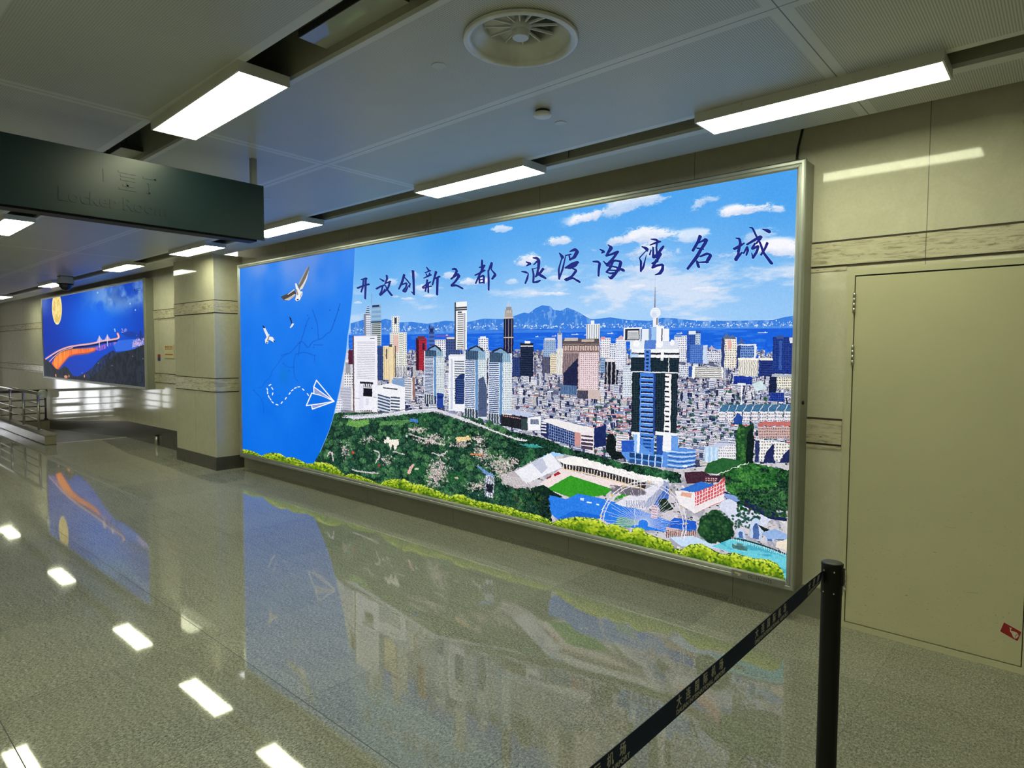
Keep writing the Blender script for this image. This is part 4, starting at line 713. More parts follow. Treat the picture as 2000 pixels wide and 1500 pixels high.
    for s in ((700, 300, 90, 160), (1250, 1100, 0, 0)): 
        if s[2]: P.blob(450+.15*s[0], 690+.15*s[1], 16, 30, (10, 120, 205), .45, .9)
    for x, y in ((1055, 1145), (1000, 975), (975, 1110), (1405, 905), (1350, 1040), (900, 1340), (1290, 905), (1080, 1390)): P.blob(450+.15*x, 470+.15*y, 1.8, 1.8, ml, .7)
    for x, y in ((685, 135), (760, 230), (870, 355), (640, 555), (300, 485), (430, 590)): P.blob(450+.15*x, 690+.15*y, 1.8, 1.4, ml, .6)
    P.poly(A([(1005, 322), (1016, 350), (988, 500), (935, 620), (898, 648), (868, 592), (920, 490), (965, 400)]), (112, 106, 100)); P.poly(A([(1012, 380), (985, 505), (932, 622), (898, 646), (893, 620), (935, 560), (975, 480)]), (222, 220, 214)); P.stroke(A([(1005, 330, 6), (950, 430, 14), (885, 560, 20)]), (176, 172, 166), .8)
    P.poly(A([(645, 730), (720, 698), (820, 640), (852, 690), (800, 740), (755, 776), (690, 778)]), (74, 68, 66)); P.poly(A([(690, 770), (760, 735), (830, 690), (842, 705), (800, 745), (755, 778)]), (196, 188, 182)); P.stroke(A([(740, 700, 8), (820, 640, 12)]), (230, 230, 226))
    P.poly(A([(832, 558), (848, 552), (872, 610), (905, 662), (930, 662), (928, 705), (895, 772), (855, 790), (834, 768), (848, 715), (846, 640)]), (240, 240, 238)); P.blob(450+.15*868, 470+.15*768, 2.6, 1.8, (40, 44, 56)); P.stroke(A([(850, 640, 18), (865, 700, 20)]), (120, 112, 100), .7); P.stroke(A([(915, 690, 6), (905, 735, 8)]), (60, 80, 110), .7)
    P.poly(A([(410, 1100), (440, 1120), (470, 1180), (490, 1220), (505, 1225), (502, 1250), (545, 1255), (578, 1312), (560, 1326), (520, 1300), (490, 1292), (485, 1342), (452, 1335), (445, 1290), (468, 1258), (430, 1165)]), (234, 234, 240)); P.poly(A([(410, 1100), (440, 1120), (448, 1142), (420, 1136)]), (24, 28, 60)); P.poly(A([(555, 1290), (580, 1312), (560, 1328)]), (24, 28, 60)); P.stroke(A([(500, 1240, 10), (480, 1300, 14)]), (120, 110, 96)); P.blob(450+.15*470, 470+.15*1328, 2, 1.6, (60, 60, 70))
    P.poly(A([(755, 985), (785, 1010), (800, 1078), (825, 1082), (808, 1112), (780, 1140), (768, 1130), (790, 1085), (770, 1030)]), (30, 36, 70)); P.poly(A([(798, 1078), (825, 1080), (808, 1112), (780, 1140), (768, 1130), (788, 1098)]), (232, 234, 240))
    for s in ([(1120, 355), (1350, 630)], [(1120, 355), (1085, 440)], [(1085, 440), (1350, 630)], [(1085, 440), (1088, 520)], [(1060, 520), (1088, 530), (1200, 555), (1350, 630)], [(1060, 520), (990, 685)], [(990, 685), (1180, 660), (1350, 630)], [(1060, 685), (1070, 730)], [(1070, 730), (1350, 630)]): P.stroke(B(s), (250, 250, 252), w=2.1)
    P.poly(B([(1095, 455), (1300, 600), (1096, 515)]), (150, 160, 214)); P.poly(B([(1072, 690), (1290, 642), (1078, 714)]), (150, 160, 214))
    dash = [(515, 415, -.6), (480, 470, 1.3), (485, 515, 1.5), (500, 565, 1.2), (522, 600, 1.0), (550, 640, .7), (608, 672, .3), (670, 645, -.9), (722, 590, -1), (772, 525, -.9), (805, 485, -.6), (845, 455, -.4), (890, 440, -.1), (948, 475, .8), (1010, 540, 1.0), (545, 460, 1.0), (550, 530, 1.8)]
    for x, y, a in dash: P.stroke(B([(x-13*np.cos(a), y-13*np.sin(a)), (x+13*np.cos(a), y+13*np.sin(a))]), (244, 246, 252), w=1.9)
    # the brush-written line
    A, B, C_ = z(690, 490, .145), z(1000, 460, .15), z(1230, 430, .15)
    ink = (30, 40, 132)
    for f, ss in ((A, ([(98, 388, 14), (130, 380, 16), (165, 372, 26)], [(50, 502, 20), (110, 476, 18), (200, 450, 20)], [(128, 395, 16), (122, 480, 18), (98, 555, 14)], [(158, 378, 22), (156, 500, 22), (152, 645, 18)],
        [(355, 380, 16), (395, 405, 26)], [(305, 512, 20), (355, 482, 18), (415, 460, 16)], [(388, 470, 16), (375, 540, 16), (350, 600, 22), (385, 578, 16), (418, 515, 10)], [(442, 335, 22), (446, 380, 20), (418, 445, 12)], [(425, 440, 12), (492, 412, 18)], [(482, 425, 20), (462, 500, 18), (402, 568, 10)], [(425, 470, 12), (455, 530, 24), (505, 595, 28)],
        [(676, 325, 24), (650, 420, 22), (605, 517, 14)], [(676, 350, 10), (718, 400, 20), (742, 432, 14)], [(648, 455, 14), (712, 432, 18), (702, 490, 14), (660, 545, 20), (692, 556, 18), (738, 468, 8)], [(755, 440, 16), (750, 492, 12)], [(795, 275, 28), (804, 420, 22), (808, 588, 22)], [(808, 585, 20), (778, 555, 12)],
        [(980, 225, 14), (1006, 262, 22)], [(958, 297, 10), (1028, 268, 16)], [(974, 312, 14), (986, 338, 14)], [(1022, 300, 12), (1000, 348, 12)], [(940, 370, 10), (1036, 325, 18)], [(922, 492, 12), (1000, 440, 18), (1036, 418, 10)], [(988, 395, 18), (976, 480, 18), (962, 548, 14)], [(1000, 440, 16), (1003, 562, 18)], [(930, 505, 14), (1042, 478, 14)], [(1106, 285, 24), (1082, 370, 18), (1058, 462, 14)], [(1085, 378, 14), (1152, 348, 20)], [(1126, 368, 24), (1122, 592, 22)],
        [(1328, 250, 18), (1366, 245, 32), (1388, 275, 22), (1338, 348, 12)], [(1308, 382, 16), (1398, 312, 28), (1418, 338, 28), (1372, 410, 18), (1315, 470, 22)], [(1315, 475, 20), (1380, 465, 26), (1458, 507, 26)],
        [(1726, 130, 18), (1726, 200, 24), (1720, 275, 18)], [(1690, 228, 12), (1760, 198, 18)], [(1632, 332, 14), (1700, 300, 18), (1760, 264, 20)], [(1758, 200, 18), (1702, 302, 20), (1640, 442, 14)], [(1690, 350, 18), (1690, 436, 16)], [(1690, 360, 12), (1752, 330, 20), (1750, 436, 20)], [(1690, 396, 12), (1746, 385, 12)], [(1690, 436, 14), (1752, 430, 14)], [(1856, 165, 22), (1830, 222, 16), (1810, 284, 12)], [(1858, 180, 20), (1845, 250, 14), (1908, 322, 28), (1862, 382, 18)], [(1810, 268, 16), (1816, 400, 22), (1815, 532, 16)])),
        (B, ([(185, 352, 20), (228, 368, 32), (178, 402, 6)], [(120, 474, 14), (172, 482, 30), (206, 498, 8), (192, 560, 20), (165, 628, 14)], [(268, 296, 14), (318, 300, 38), (342, 330, 30), (336, 432, 24)], [(272, 386, 8), (322, 338, 18)], [(258, 438, 16), (275, 520, 20), (268, 616, 18)], [(268, 616, 16), (320, 608, 26), (360, 590, 12)], [(332, 428, 18), (322, 510, 26), (298, 545, 12)], [(262, 440, 8), (332, 420, 8)], [(398, 438, 24), (360, 490, 22), (328, 522, 14)], [(318, 508, 16), (378, 530, 42), (420, 556, 30)],
        [(612, 236, 16), (645, 278, 40), (640, 312, 12)], [(640, 300, 10), (612, 400, 14), (600, 455, 18), (606, 572, 18)], [(606, 570, 14), (652, 440, 18), (690, 268, 8)], [(690, 265, 14), (760, 248, 12)], [(746, 212, 12), (818, 186, 38), (842, 212, 34), (802, 290, 30), (740, 322, 14)], [(735, 262, 16), (748, 322, 18)], [(688, 428, 18), (780, 368, 22), (852, 345, 20), (806, 402, 30), (720, 432, 16)], [(700, 425, 20), (780, 385, 26), (850, 352, 24)], [(742, 432, 22), (826, 384, 26)], [(728, 398, 14), (790, 388, 16)], [(772, 428, 22), (832, 458, 24), (772, 540, 20), (688, 582, 26)], [(698, 588, 22), (780, 555, 24), (865, 606, 30)], [(712, 562, 12), (800, 560, 14)],
        [(1142, 188, 18), (1186, 212, 32), (1158, 236, 8)], [(1050, 345, 16), (1110, 346, 30), (1134, 366, 26), (1122, 450, 22), (1118, 532, 18)], [(1248, 130, 16), (1286, 160, 36), (1242, 230, 24), (1218, 272, 18)], [(1218, 272, 16), (1300, 246, 24), (1370, 214, 24)], [(1368, 215, 24), (1320, 290, 22), (1228, 392, 26)], [(1185, 342, 12), (1216, 376, 26), (1262, 382, 16)], [(1240, 372, 22), (1330, 330, 24), (1412, 345, 28), (1392, 420, 28), (1332, 510, 26), (1278, 566, 30), (1252, 544, 14)], [(1312, 330, 20), (1270, 430, 22), (1222, 482, 18)], [(1222, 485, 16), (1280, 502, 22), (1345, 492, 22)], [(1228, 400, 18), (1330, 412, 20), (1435, 456, 40)], [(1255, 458, 16), (1385, 462, 20)],
        [(1686, 152, 14), (1742, 176, 46), (1746, 204, 22)], [(1742, 200, 8), (1648, 300, 10), (1672, 342, 24), (1668, 474, 16)], [(1668, 470, 16), (1702, 420, 20), (1742, 256, 4)], [(1803, 54, 12), (1870, 62, 32), (1894, 76, 18)], [(1786, 132, 8), (1850, 106, 20), (1920, 84, 20)], [(1882, 78, 18), (1870, 182, 14)], [(1802, 198, 12), (1784, 256, 14)], [(1828, 158, 14), (1832, 292, 26)], [(1870, 150, 14), (1882, 252, 26)], [(1964, 146, 18), (1930, 190, 28), (1898, 236, 22)], [(1838, 292, 26), (1922, 232, 40), (1888, 302, 34)], [(1818, 372, 18), (1880, 342, 26), (1888, 318, 20)], [(1872, 330, 26), (1818, 428, 18)], [(1818, 428, 18), (1880, 398, 24), (1958, 382, 22), (1952, 450, 28), (1918, 502, 28), (1856, 520, 8)])),
        (C_, ([(908, 218, 34), (880, 290, 26), (812, 405, 24)], [(862, 312, 14), (930, 282, 16), (990, 256, 36), (972, 310, 28), (920, 386, 26), (862, 490, 32), (745, 642, 22)], [(868, 372, 16), (945, 384, 20)], [(868, 545, 26), (886, 612, 32)], [(908, 482, 16), (1000, 442, 28), (1048, 462, 28), (1012, 522, 32), (990, 560, 22)], [(888, 558, 16), (1005, 554, 22)],
        [(1378, 244, 14), (1420, 250, 28), (1432, 310, 26), (1402, 420, 22)], [(1352, 384, 26), (1420, 346, 26), (1482, 308, 12)], [(1420, 370, 20), (1402, 460, 22), (1372, 522, 34)], [(1372, 530, 24), (1448, 432, 16)], [(1450, 430, 14), (1474, 442, 14), (1522, 352, 18), (1530, 400, 22), (1508, 466, 14)], [(1552, 106, 8), (1588, 108, 22), (1642, 222, 22)], [(1642, 222, 22), (1692, 312, 22), (1732, 432, 28), (1832, 566, 38)], [(1518, 326, 18), (1610, 270, 26), (1700, 220, 32), (1690, 252, 22), (1636, 314, 14)], [(1622, 312, 18), (1578, 388, 20), (1632, 362, 22), (1668, 342, 20), (1646, 420, 24), (1594, 500, 22)], [(1580, 440, 10), (1596, 496, 20)], [(1782, 308, 24), (1752, 380, 20), (1700, 462, 18)], [(1728, 128, 16), (1796, 152, 50)]))):
        for s in ss: P.stroke([(p[0], p[1], p[2]*1.5+.35) for p in f(s)], ink, nib=1.75, cut=.14)
    b = P.c
    for ax in (0, 1): b = (np.roll(b, 2, ax)+np.roll(b, 1, ax)+b+np.roll(b, -1, ax)+np.roll(b, -2, ax))/5
    P.c = np.clip(P.c+.7*(P.c-b), 0, 1)+(fbm(H_, W_, 3, 1, 99)[..., None]-.5)*.03
    return np.clip(P.c, 0, 1)

def night_print():
    P = Print(1600, 440, ((81.5, 585.2), (277.7, 548.4), (282.3, 754.6), (85.4, 734.7)), 3)
    r = P.r; W_, H_ = P.w, P.h
    V = (np.arange(H_)+.5)[:, None]/H_*np.ones((1, W_)); U = (np.arange(W_)+.5)[None, :]/W_*np.ones((H_, 1))
    a = np.exp(-((U-.62)/.34)**2-((V-.32)/.4)**2)[..., None]
    c = np.array((18, 54, 170))*(1-a)+np.array((6, 106, 240))*a
    c = c*(1-.25*sstep(.5, 1, V)[..., None]*sstep(.7, .2, U)[..., None]); cl = sstep(.36, .62, fbm(H_, W_, 260, 5, 8, .62, .6))*sstep(.38, .8, U)*(1-sstep(.12, .36, V))
    c = c*(1-.75*cl[..., None])+np.array((158, 190, 226))*.75*cl[..., None]; dk = sstep(.58, .68, fbm(H_, W_, 150, 4, 12, .6, .5))*sstep(.65, .8, U)*(1-sstep(.1, .25, V))
    c = c*(1-.6*dk[..., None])+np.array((30, 80, 170))*.6*dk[..., None]; lg = (sstep(.16, .0, U)*sstep(.3, .0, V))[..., None]*.6; c = c*(1-lg)+np.array((110, 140, 214))*lg
    P.c[:] = np.clip(c/255, 0, 1); S = z(80, 540, .1533)
    pt = lambda x, y: S([(x, y)])[0]
    q = pt(200, 400); P.blob(q[0], q[1], 9.9, 33, (255, 240, 170), 1, .04); P.blob(q[0], q[1], 9.2, 31.5, (246, 214, 110), 1, .1); mt = fbm(H_, W_, 40, 4, 15)
    P.poly([(q[0]+9*np.cos(t), q[1]+30*np.sin(t)) for t in np.linspace(0, 6.28, 40)], (252, 238, 176), .7, noise=sstep(.42, .62, mt)); P.poly([(q[0]+9*np.cos(t), q[1]+30*np.sin(t)) for t in np.linspace(0, 6.28, 40)], (214, 160, 60), .5, noise=sstep(.58, .72, mt))
    P.poly(S([(0, 1050), (200, 930), (700, 850), (1000, 800), (1320, 800), (1320, 1400), (0, 1300)]), (26, 74, 206), .6); P.poly(S([(900, 820), (1180, 790), (1300, 830), (1200, 930), (950, 950)]), (70, 130, 240), .6)
    gl = [(130, 1100), (180, 1020), (260, 955), (400, 920), (560, 912), (690, 900), (690, 930), (600, 962), (420, 985), (350, 1010), (280, 1090), (195, 1195)]
    st = sstep(.3, .7, fbm(H_, W_, 14, 3, 19, .6, 4)); [P.poly([(q[0]+.35*np.cos(i), q[1]+(1+.5*i)) for q in S(gl)], (236, 90, 60), .22) for i in range(7)]; P.poly(S(gl), (250, 110, 40), .85); P.poly(S([(130, 1100), (180, 1020), (260, 955), (340, 935), (330, 1010), (250, 1090), (195, 1170)]), (255, 170, 40), .9, noise=st); P.poly(S(gl), (255, 150, 90), .7, noise=st); P.poly(S([(690, 895), (780, 870), (980, 815), (990, 830), (860, 900), (740, 945), (690, 930)]), (226, 110, 190), .8, noise=st)
    br = [(50, 1052), (150, 985), (240, 932), (350, 892), (480, 872), (600, 857), (690, 842), (780, 815), (880, 802), (960, 790), (992, 772), (972, 722)]
    P.stroke(S([(x, y+26) for x, y in br[1:10]]), (24, 26, 70), w=2.6); P.stroke(S(br), (240, 130, 130), w=2.6); P.stroke(S([(x, y-5) for x, y in br]), (255, 206, 196), w=.7); P.stroke(S([(x, y+6) for x, y in br]), (255, 226, 206), w=.8); P.stroke(S([(100, 1085), (170, 1010), (260, 945), (400, 905)]), (255, 190, 150), w=1.4)
    for t in (((740, 752), (700, 838), (792, 822)), ((842, 738), (798, 822), (888, 806))): P.poly(S(t), (226, 190, 214), .85); P.stroke(S([t[0], ((t[0][0], t[1][1]+60))]), (250, 226, 226), w=1.1)
    for i in range(150): x = r.uniform(1160, 1305); q = pt(x, r.uniform(800, 900)-(x-1160)*.2); P.blob(q[0], q[1], .8, 1.4, r.choice([(255, 210, 200), (250, 160, 190), (206, 206, 250)]), .8)
    for i in range(26): q = pt(r.uniform(1020, 1090), r.uniform(660, 712)); P.blob(q[0], q[1], .8, 1, (236, 176, 214), .8)
    for x, y in ((1212, 745), (935, 670), (1130, 345), (1195, 425), (720, 205), (940, 690)): q = pt(x, y); P.blob(q[0], q[1], 1.5, 2.4, (206, 226, 250), .8)
    P.poly(S([(1020, 720), (1120, 690), (1260, 730), (1310, 740), (1310, 780), (1100, 770)]), (30, 60, 150), .7); P.rect(*pt(1250, 690), *pt(1272, 800), (40, 50, 110))
    dm = (44, 50, 62); m1 = [(400, 1265), (460, 1275), (540, 1240), (650, 1160), (760, 1030), (850, 975), (910, 938), (975, 966), (1080, 942), (1180, 920), (1240, 885), (1320, 855), (1335, 1410), (20, 1290), (25, 1045), (100, 1090), (180, 1175), (230, 1190), (290, 1140), (335, 1165)]
    P.poly(S(m1), dm); P.poly(S([(540, 1240), (650, 1160), (760, 1030), (850, 975), (910, 938), (975, 966), (880, 1040), (760, 1180), (600, 1300)]), (44, 60, 104), .9); P.poly(S(m1), (28, 34, 40), .7, noise=sstep(.45, .65, fbm(H_, W_, 18, 4, 23)))
    for x, y in ((1160, 1010), (1290, 1040), (900, 1130), (725, 1100), (520, 1225)): q = pt(x, y); P.blob(q[0], q[1], 1.6, 1.6, (120, 160, 180), .7)
    for x, y, w in ((310, 1278, 4.5), (180, 1262, 1.6), (548, 1268, 1.4), (350, 1270, 1.2)): q = pt(x, y); P.blob(q[0], q[1], w, 4, (250, 160, 120), .9)
    for s in ([(1185, 155), (1195, 200)], [(1210, 160), (1265, 150)], [(1215, 178), (1255, 176)], [(1175, 175), (1205, 172)]): P.stroke(S(s), (24, 40, 80), .85, w=.8)
    b = P.c
    for ax in (0, 1): b = (np.roll(b, 1, ax)+b+np.roll(b, -1, ax))/3
    P.c = np.clip(P.c*.4+b*.6, 0, 1)+(fbm(H_, W_, 3, 1, 5)[..., None]-.5)*.03
    return np.clip(P.c, 0, 1)
# ---------------------------------------------------------------- the two light boxes
def light_box(name, label, x0, x1, z0, z1, px0, px1, pz0, pz1, yf, yb, mat):
    t = empty(name, ((x0+x1)/2, yb, z0), label, 'light box'); off = -t.location
    def part(n, bm, m, p=None):
        bmesh.ops.translate(bm, verts=bm.verts, vec=off); return mesh(n, bm, m, p or t)
    part('housing', bx(x0+.004, x1-.004, yf+.03, yb, z0+.004, z1-.004), M['alu_side'])
    prof = [(0, .03), (0, .006), (.15, 0), (.42, 0), (.5, .005), (.58, .002), (.8, .004), (1, .010), (1, .03)]      # across the bar: outer edge to print
    def bar(outer, inner):
        bm = bmesh.new(); rows = []
        for f, d in prof: rows.append([bm.verts.new((o[0]+(i[0]-o[0])*f, yf+d, o[1]+(i[1]-o[1])*f)) for o, i in zip(outer, inner)])
        for a, b in zip(rows, rows[1:]): bm.faces.new((a[0], a[1], b[1], b[0]))
        bm.faces.new((rows[0][0], rows[-1][0], rows[-1][1], rows[0][1])); bm.faces.new([r[0] for r in rows]); bm.faces.new([r[1] for r in rows][::-1]); return bm
    O = [(x0, z1), (x1, z1), (x1, z0), (x0, z0)]; I = [(px0, pz1), (px1, pz1), (px1, pz0), (px0, pz0)]; e = .0012
    for k in range(4):
        a, b = O[k], O[(k+1) % 4]; c, d = I[k], I[(k+1) % 4]; part('frame_bar', bar((a, b), (c, d)), M['alu'])
    for k in range(4):
        j = bmesh.new(); (ox, oz), (ix, iz) = O[k], I[k]; v = [j.verts.new(p) for p in ((ox, yf+.0045, oz), (ox+.0025, yf-.0006, oz-.0005), (ix+.0015, yf+.0025, iz), (ix-.001, yf+.0025, iz+.001))]; j.faces.new(v); part('mitre_joint', j, M['groove'])
    bm = bmesh.new(); uv = bm.loops.layers.uv.new('UVMap'); V = [bm.verts.new((x, yf+.012, z)) for x, z in ((px0, pz0), (px1, pz0), (px1, pz1), (px0, pz1))]
    f = bm.faces.new(V)
    for lp, q in zip(f.loops, ((0, 0), (1, 0), (1, 1), (0, 1))): lp[uv].uv = q
    g = bmesh.ops.extrude_face_region(bm, geom=[f]); bmesh.ops.translate(bm, verts=[v for v in g['geom'] if isinstance(v, bmesh.types.BMVert)], vec=(0, .01, 0))
    part('printed_panel', bm, mat); return t, part
big, bpart = light_box('light_box', 'large wall light box showing a daytime city skyline beside a blue panel with gulls', -8.26, -1.19, .187, 2.72, -8.20, -1.239, .246, 2.667, 3.875, 4.05, print_mat('daytime_city_print', city_print()))
bpart('number_plate', bx(-1.565, -1.243, 3.8715, 3.877, .197, .238), M['plate'])
tb = text_bm('DL-1N-D25', .030, .001); bmesh.ops.rotate(tb, verts=tb.verts, matrix=Matrix.Rotation(math.pi/2, 3, 'X')); bmesh.ops.translate(tb, verts=tb.verts, vec=(-1.462, 3.8712, .207)); pl = bpart('plate_lettering', tb, M['ink'])
tb = bmesh.new(); poly_prism(tb, [(-1.545, .226), (-1.515, .226), (-1.500, .219), (-1.515, .217), (-1.508, .209), (-1.530, .207), (-1.520, .216), (-1.545, .219)], 1, 3.8708, 3.8714); bpart('plate_emblem', tb, M['vinyl'])
bm = bmesh.new(); cap(bm, [(.011, 0), (.011, .008)], (-1.1945, 3.955, 1.308), 20, 0); bpart('lock', bm, M['black'])
small, _ = light_box('light_box', 'smaller wall light box showing a lit bridge and a moon at night, over the ramp', -18.10, -11.52, .935, 2.79, -18.03, -11.575, .98, 2.748, 3.84, 3.99, print_mat('night_bridge_print', night_print()))

# ---------------------------------------------------------------- ceiling lamps
def lamp_proto():
    t = empty('ceiling_light', (0, 0, CZ), '', 'ceiling light'); L, Wd = 1.105, .242; h = .048
    bm = bmesh.new(); x, y = L/2, Wd/2
    box(bm, -x, x, -y, -y+.008, -h, 0); box(bm, -x, x, y-.008, y, -h, 0); box(bm, -x, -x+.008, -y+.008, y-.008, -h, 0); box(bm, x-.008, x, -y+.008, y-.008, -h, 0); box(bm, -x+.008, x-.008, -y+.008, y-.008, -.02, 0)
    mesh('housing', bm, M['paint'], t)
    mesh('diffuser', bx(-x+.009, x-.009, -y+.009, y-.009, -h+.002, -.021), M['lamp'], t)
    for sx in (-.3, .05, .35): bm = bmesh.new(); cap(bm, [(.004, 0), (.004, .004)], (sx, -y-.003, -.012), 10, 1); mesh('screw', bm, M['grey'], t)
    return t
P0 = lamp_proto(); used = [False]
def lamp(x, y, label, rz=0, group='lit ceiling light panels'):
    o = P0 if not used[0] else copy_tree(P0, (0, 0, 0)); used[0] = True
    o.location = (x, y, CZ); o.rotation_euler.z = rz; o['label'] = label; o['group'] = group
row = 'lit ceiling light panel in the row along the wall'
lamp(-1.0, 3.325, 'long lit ceiling light panel above the right end of the large light box')
lamp(-3.29, 3.315, 'lit ceiling light panel above the middle of the large light box')
lamp(-6.03, 3.315, 'lit ceiling light panel partly hidden behind the right end of the dark hanging sign')
lamp(-8.15, 3.32, 'lit ceiling light panel in front of the top of the marble column')
lamp(-10.72, 3.30, 'lit ceiling light panel above the right end of the smaller light box')
lamp(-14.62, 3.29, 'lit ceiling light panel half behind the dome camera')
lamp(-19.1, 3.29, 'farthest lit ceiling light panel of the wall row, left of the dome camera')
lamp(-3.32, 1.455, 'nearest and largest lit ceiling light panel, over the dark hanging sign', math.radians(-1.5))
lamp(-8.08, 1.455, 'lit ceiling light panel at the left edge below the dark hanging sign')
for y in (-.44, -2.345, -4.255):
    for x in (-10.7, -8.1, -3.3, -.6, 2.2): lamp(x, y, 'lit ceiling light panel in the rows behind the viewpoint', 0, 'lit ceiling light panels behind the viewpoint')
def unlit(x0, x1, y0, y1, zz, label):
    t = empty('unlit_light_panel', ((x0+x1)/2, (y0+y1)/2, zz), label, 'ceiling light', 'unlit light panels'); L, Wd = (x1-x0)/2, (y1-y0)/2
    mesh('diffuser', bx(-L+.004, L-.004, -Wd+.004, Wd-.004, -.001, .012), M['off'], t); bm = bmesh.new()
    box(bm, -L, L, -Wd, -Wd+.004, 0, .03); box(bm, -L, L, Wd-.004, Wd, 0, .03); box(bm, -L, -L+.004, -Wd+.004, Wd-.004, 0, .03); box(bm, L-.004, L, -Wd+.004, Wd-.004, 0, .03); mesh('rim', bm, M['dark'], t)
    for sx in (-.6, .6): bm = bmesh.new(); tube(bm, [(sx*L, 0, .03), (sx*L, 0, 3.2-zz)], .004, 8); mesh('hanger_wire', bm, M['cable'], t)
unlit(-2.50, -1.93, 1.452, 1.606, 2.92, 'unlit light panel in the ceiling slot between the largest lit panel and the air diffuser')
unlit(-5.35, -4.70, 1.452, 1.600, 2.92, 'unlit light panel in the ceiling slot just above the hanging sign')
unlit(-7.25, -6.75, 1.452, 1.600, 2.92, 'unlit light panel in the ceiling slot at the left edge below the hanging sign')

# ---------------------------------------------------------------- air diffuser
t = empty('air_diffuser', (-1.72, 1.985, CZ), 'round swirl air diffuser in the ceiling near the top of the picture', 'air vent')
bm = bmesh.new(); lathe(bm, [(.222, .003), (.232, -.006), (.230, -.016), (.218, -.020), (.206, -.016), (.198, -.004), (.196, .002)], seg=72); smooth_by_angle(mesh('outer_ring', bm, M['vent'], t), 50)
bm = bmesh.new(); lathe(bm, [(.1965, .0), (.192, .008), (.175, .026), (.158, .042), (.150, .050), (.149, .12)], seg=72); mesh('throat', bm, M['vent'], t, True)
bm = bmesh.new(); cap(bm, [(.149, .121), (.149, .13)], seg=48); mesh('back_plate', bm, M['dark'], t)
bm = bmesh.new(); cap(bm, [(.032, .0), (.034, .003), (.036, .028), (.040, .032), (.042, .05), (.042, .12)], seg=40); smooth_by_angle(mesh('hub', bm, M['vent'], t))
for k in range(12):
    a = 2*math.pi*k/12+.12; bm = bmesh.new(); ca, sa = math.cos(a), math.sin(a); V = []
    for r_, w_ in ((.038, .018), (.1495, .046)):
        for s, zz in ((0, .052), (1, .085)):
            for th in (0, .0035): V.append(bm.verts.new((r_*ca-s*w_*sa, r_*sa+s*w_*ca, zz+th)))
    for f in ((0, 2, 6, 4), (1, 5, 7, 3), (0, 4, 5, 1), (2, 3, 7, 6), (0, 1, 3, 2), (4, 6, 7, 5)): bm.faces.new([V[i] for i in f])
    v = mesh('vane', bm, M['vent'], t)
    bm = bmesh.new(); c = Vector((ca, sa, 0)); n = Vector((-sa, ca, 0)); p0, p1 = c*.040, c*.149
    V = [bm.verts.new(p+n*s*.0026+Vector((0, 0, zz))) for p in (p0, p1) for s in (-1, 1) for zz in (.045, .0535)]
    for f in ((0, 1, 3, 2), (4, 6, 7, 5), (0, 4, 5, 1), (2, 3, 7, 6), (0, 2, 6, 4), (1, 5, 7, 3)): bm.faces.new([V[i] for i in f])
    mesh('front_edge', bm, M['white'], v)

# ---------------------------------------------------------------- small ceiling fittings
t = empty('smoke_detector', (-2.135, 2.645, CZ), 'white round smoke detector on the ceiling above the middle lit panel', 'smoke detector')
bm = bmesh.new(); cap(bm, [(.038, 0), (.038, -.014)], seg=32); mesh('base', bm, M['dark'], t)
bm = bmesh.new(); cap(bm, [(.046, -.014), (.048, -.018), (.048, -.026), (.043, -.031), (.030, -.034)], seg=40); smooth_by_angle(mesh('cover', bm, M['white'], t), 35)
for x, y, lb in ((-2.154, 1.934, 'small round ceiling disc left of the swirl air diffuser'), (-2.17, 2.847, 'small round ceiling disc right of the smoke detector'), (-5.077, 2.659, 'small round ceiling disc beside the right end of the hanging sign'), (-8.032, 2.625, 'small round ceiling disc under the hanging sign, above the column'), (-13.97, 2.586, 'small round ceiling disc left of the dome camera'), (-13.87, 3.069, 'small dark ceiling disc right beside the dome camera')):
    bm = bmesh.new(); cap(bm, [(.033, .001), (.033, -.0015), (.031, -.003), (.026, -.0025)], seg=32); o = mesh('blanking_disc', bm, M['disc'], None); o.location = (x, y, CZ); smooth_by_angle(o); prop(o, lb, 'blanking disc', 'round ceiling discs')
t = empty('dome_camera', (-13.15, 3.15, CZ), 'grey dome security camera hanging from the ceiling before the smaller light box', 'security camera')
bm = bmesh.new(); v0 = [bm.verts.new((sx*.085, sy*.085, 0)) for sx, sy in ((-1, -1), (1, -1), (1, 1), (-1, 1))]; v1 = [bm.verts.new((sx*.112, sy*.112, -.125)) for sx, sy in ((-1, -1), (1, -1), (1, 1), (-1, 1))]
bm.faces.new(v0); bm.faces.new(v1[::-1])
for i in range(4): bm.faces.new((v0[i], v0[(i+1) % 4], v1[(i+1) % 4], v1[i]))
mesh('bracket', bm, M['grey'], t); mesh('mount_plate', bx(-.1, .1, -.1, .1, -.008, .0), M['dark'], t)
bm = bmesh.new(); cap(bm, [(.118, -.126), (.120, -.140), (.106, -.146)], seg=32); mesh('collar', bm, M['black'], t)
bm = bmesh.new(); lathe(bm, [(.098*math.cos(a), -.146-.098*math.sin(a)) for a in [i*math.pi/2/10 for i in range(11)]], seg=32); mesh('dome', bm, M['lens'], t, True)
bm = bmesh.new(); tube(bm, [(-2.548, 3.43, 2.885), (-2.548, 3.44, 2.95), (-2.54, 3.42, 3.19)], .0035, 8); prop(mesh('hanging_wire', bm, M['cable']), 'short black wire hanging in the ceiling slot right of the middle lit panel', 'wire')
bm = bmesh.new(); tube(bm, [(-1.262, 4.043, 3.15), (-1.263, 4.043, 2.95), (-1.272, 4.040, 2.90), (-1.284, 4.035, 2.84), (-1.288, 4.030, 2.78), (-1.284, 4.02, 2.722)], .007, 10); prop(mesh('power_cable', bm, M['cable']), 'black power cable running down the wall to the top right of the large light box', 'cable')

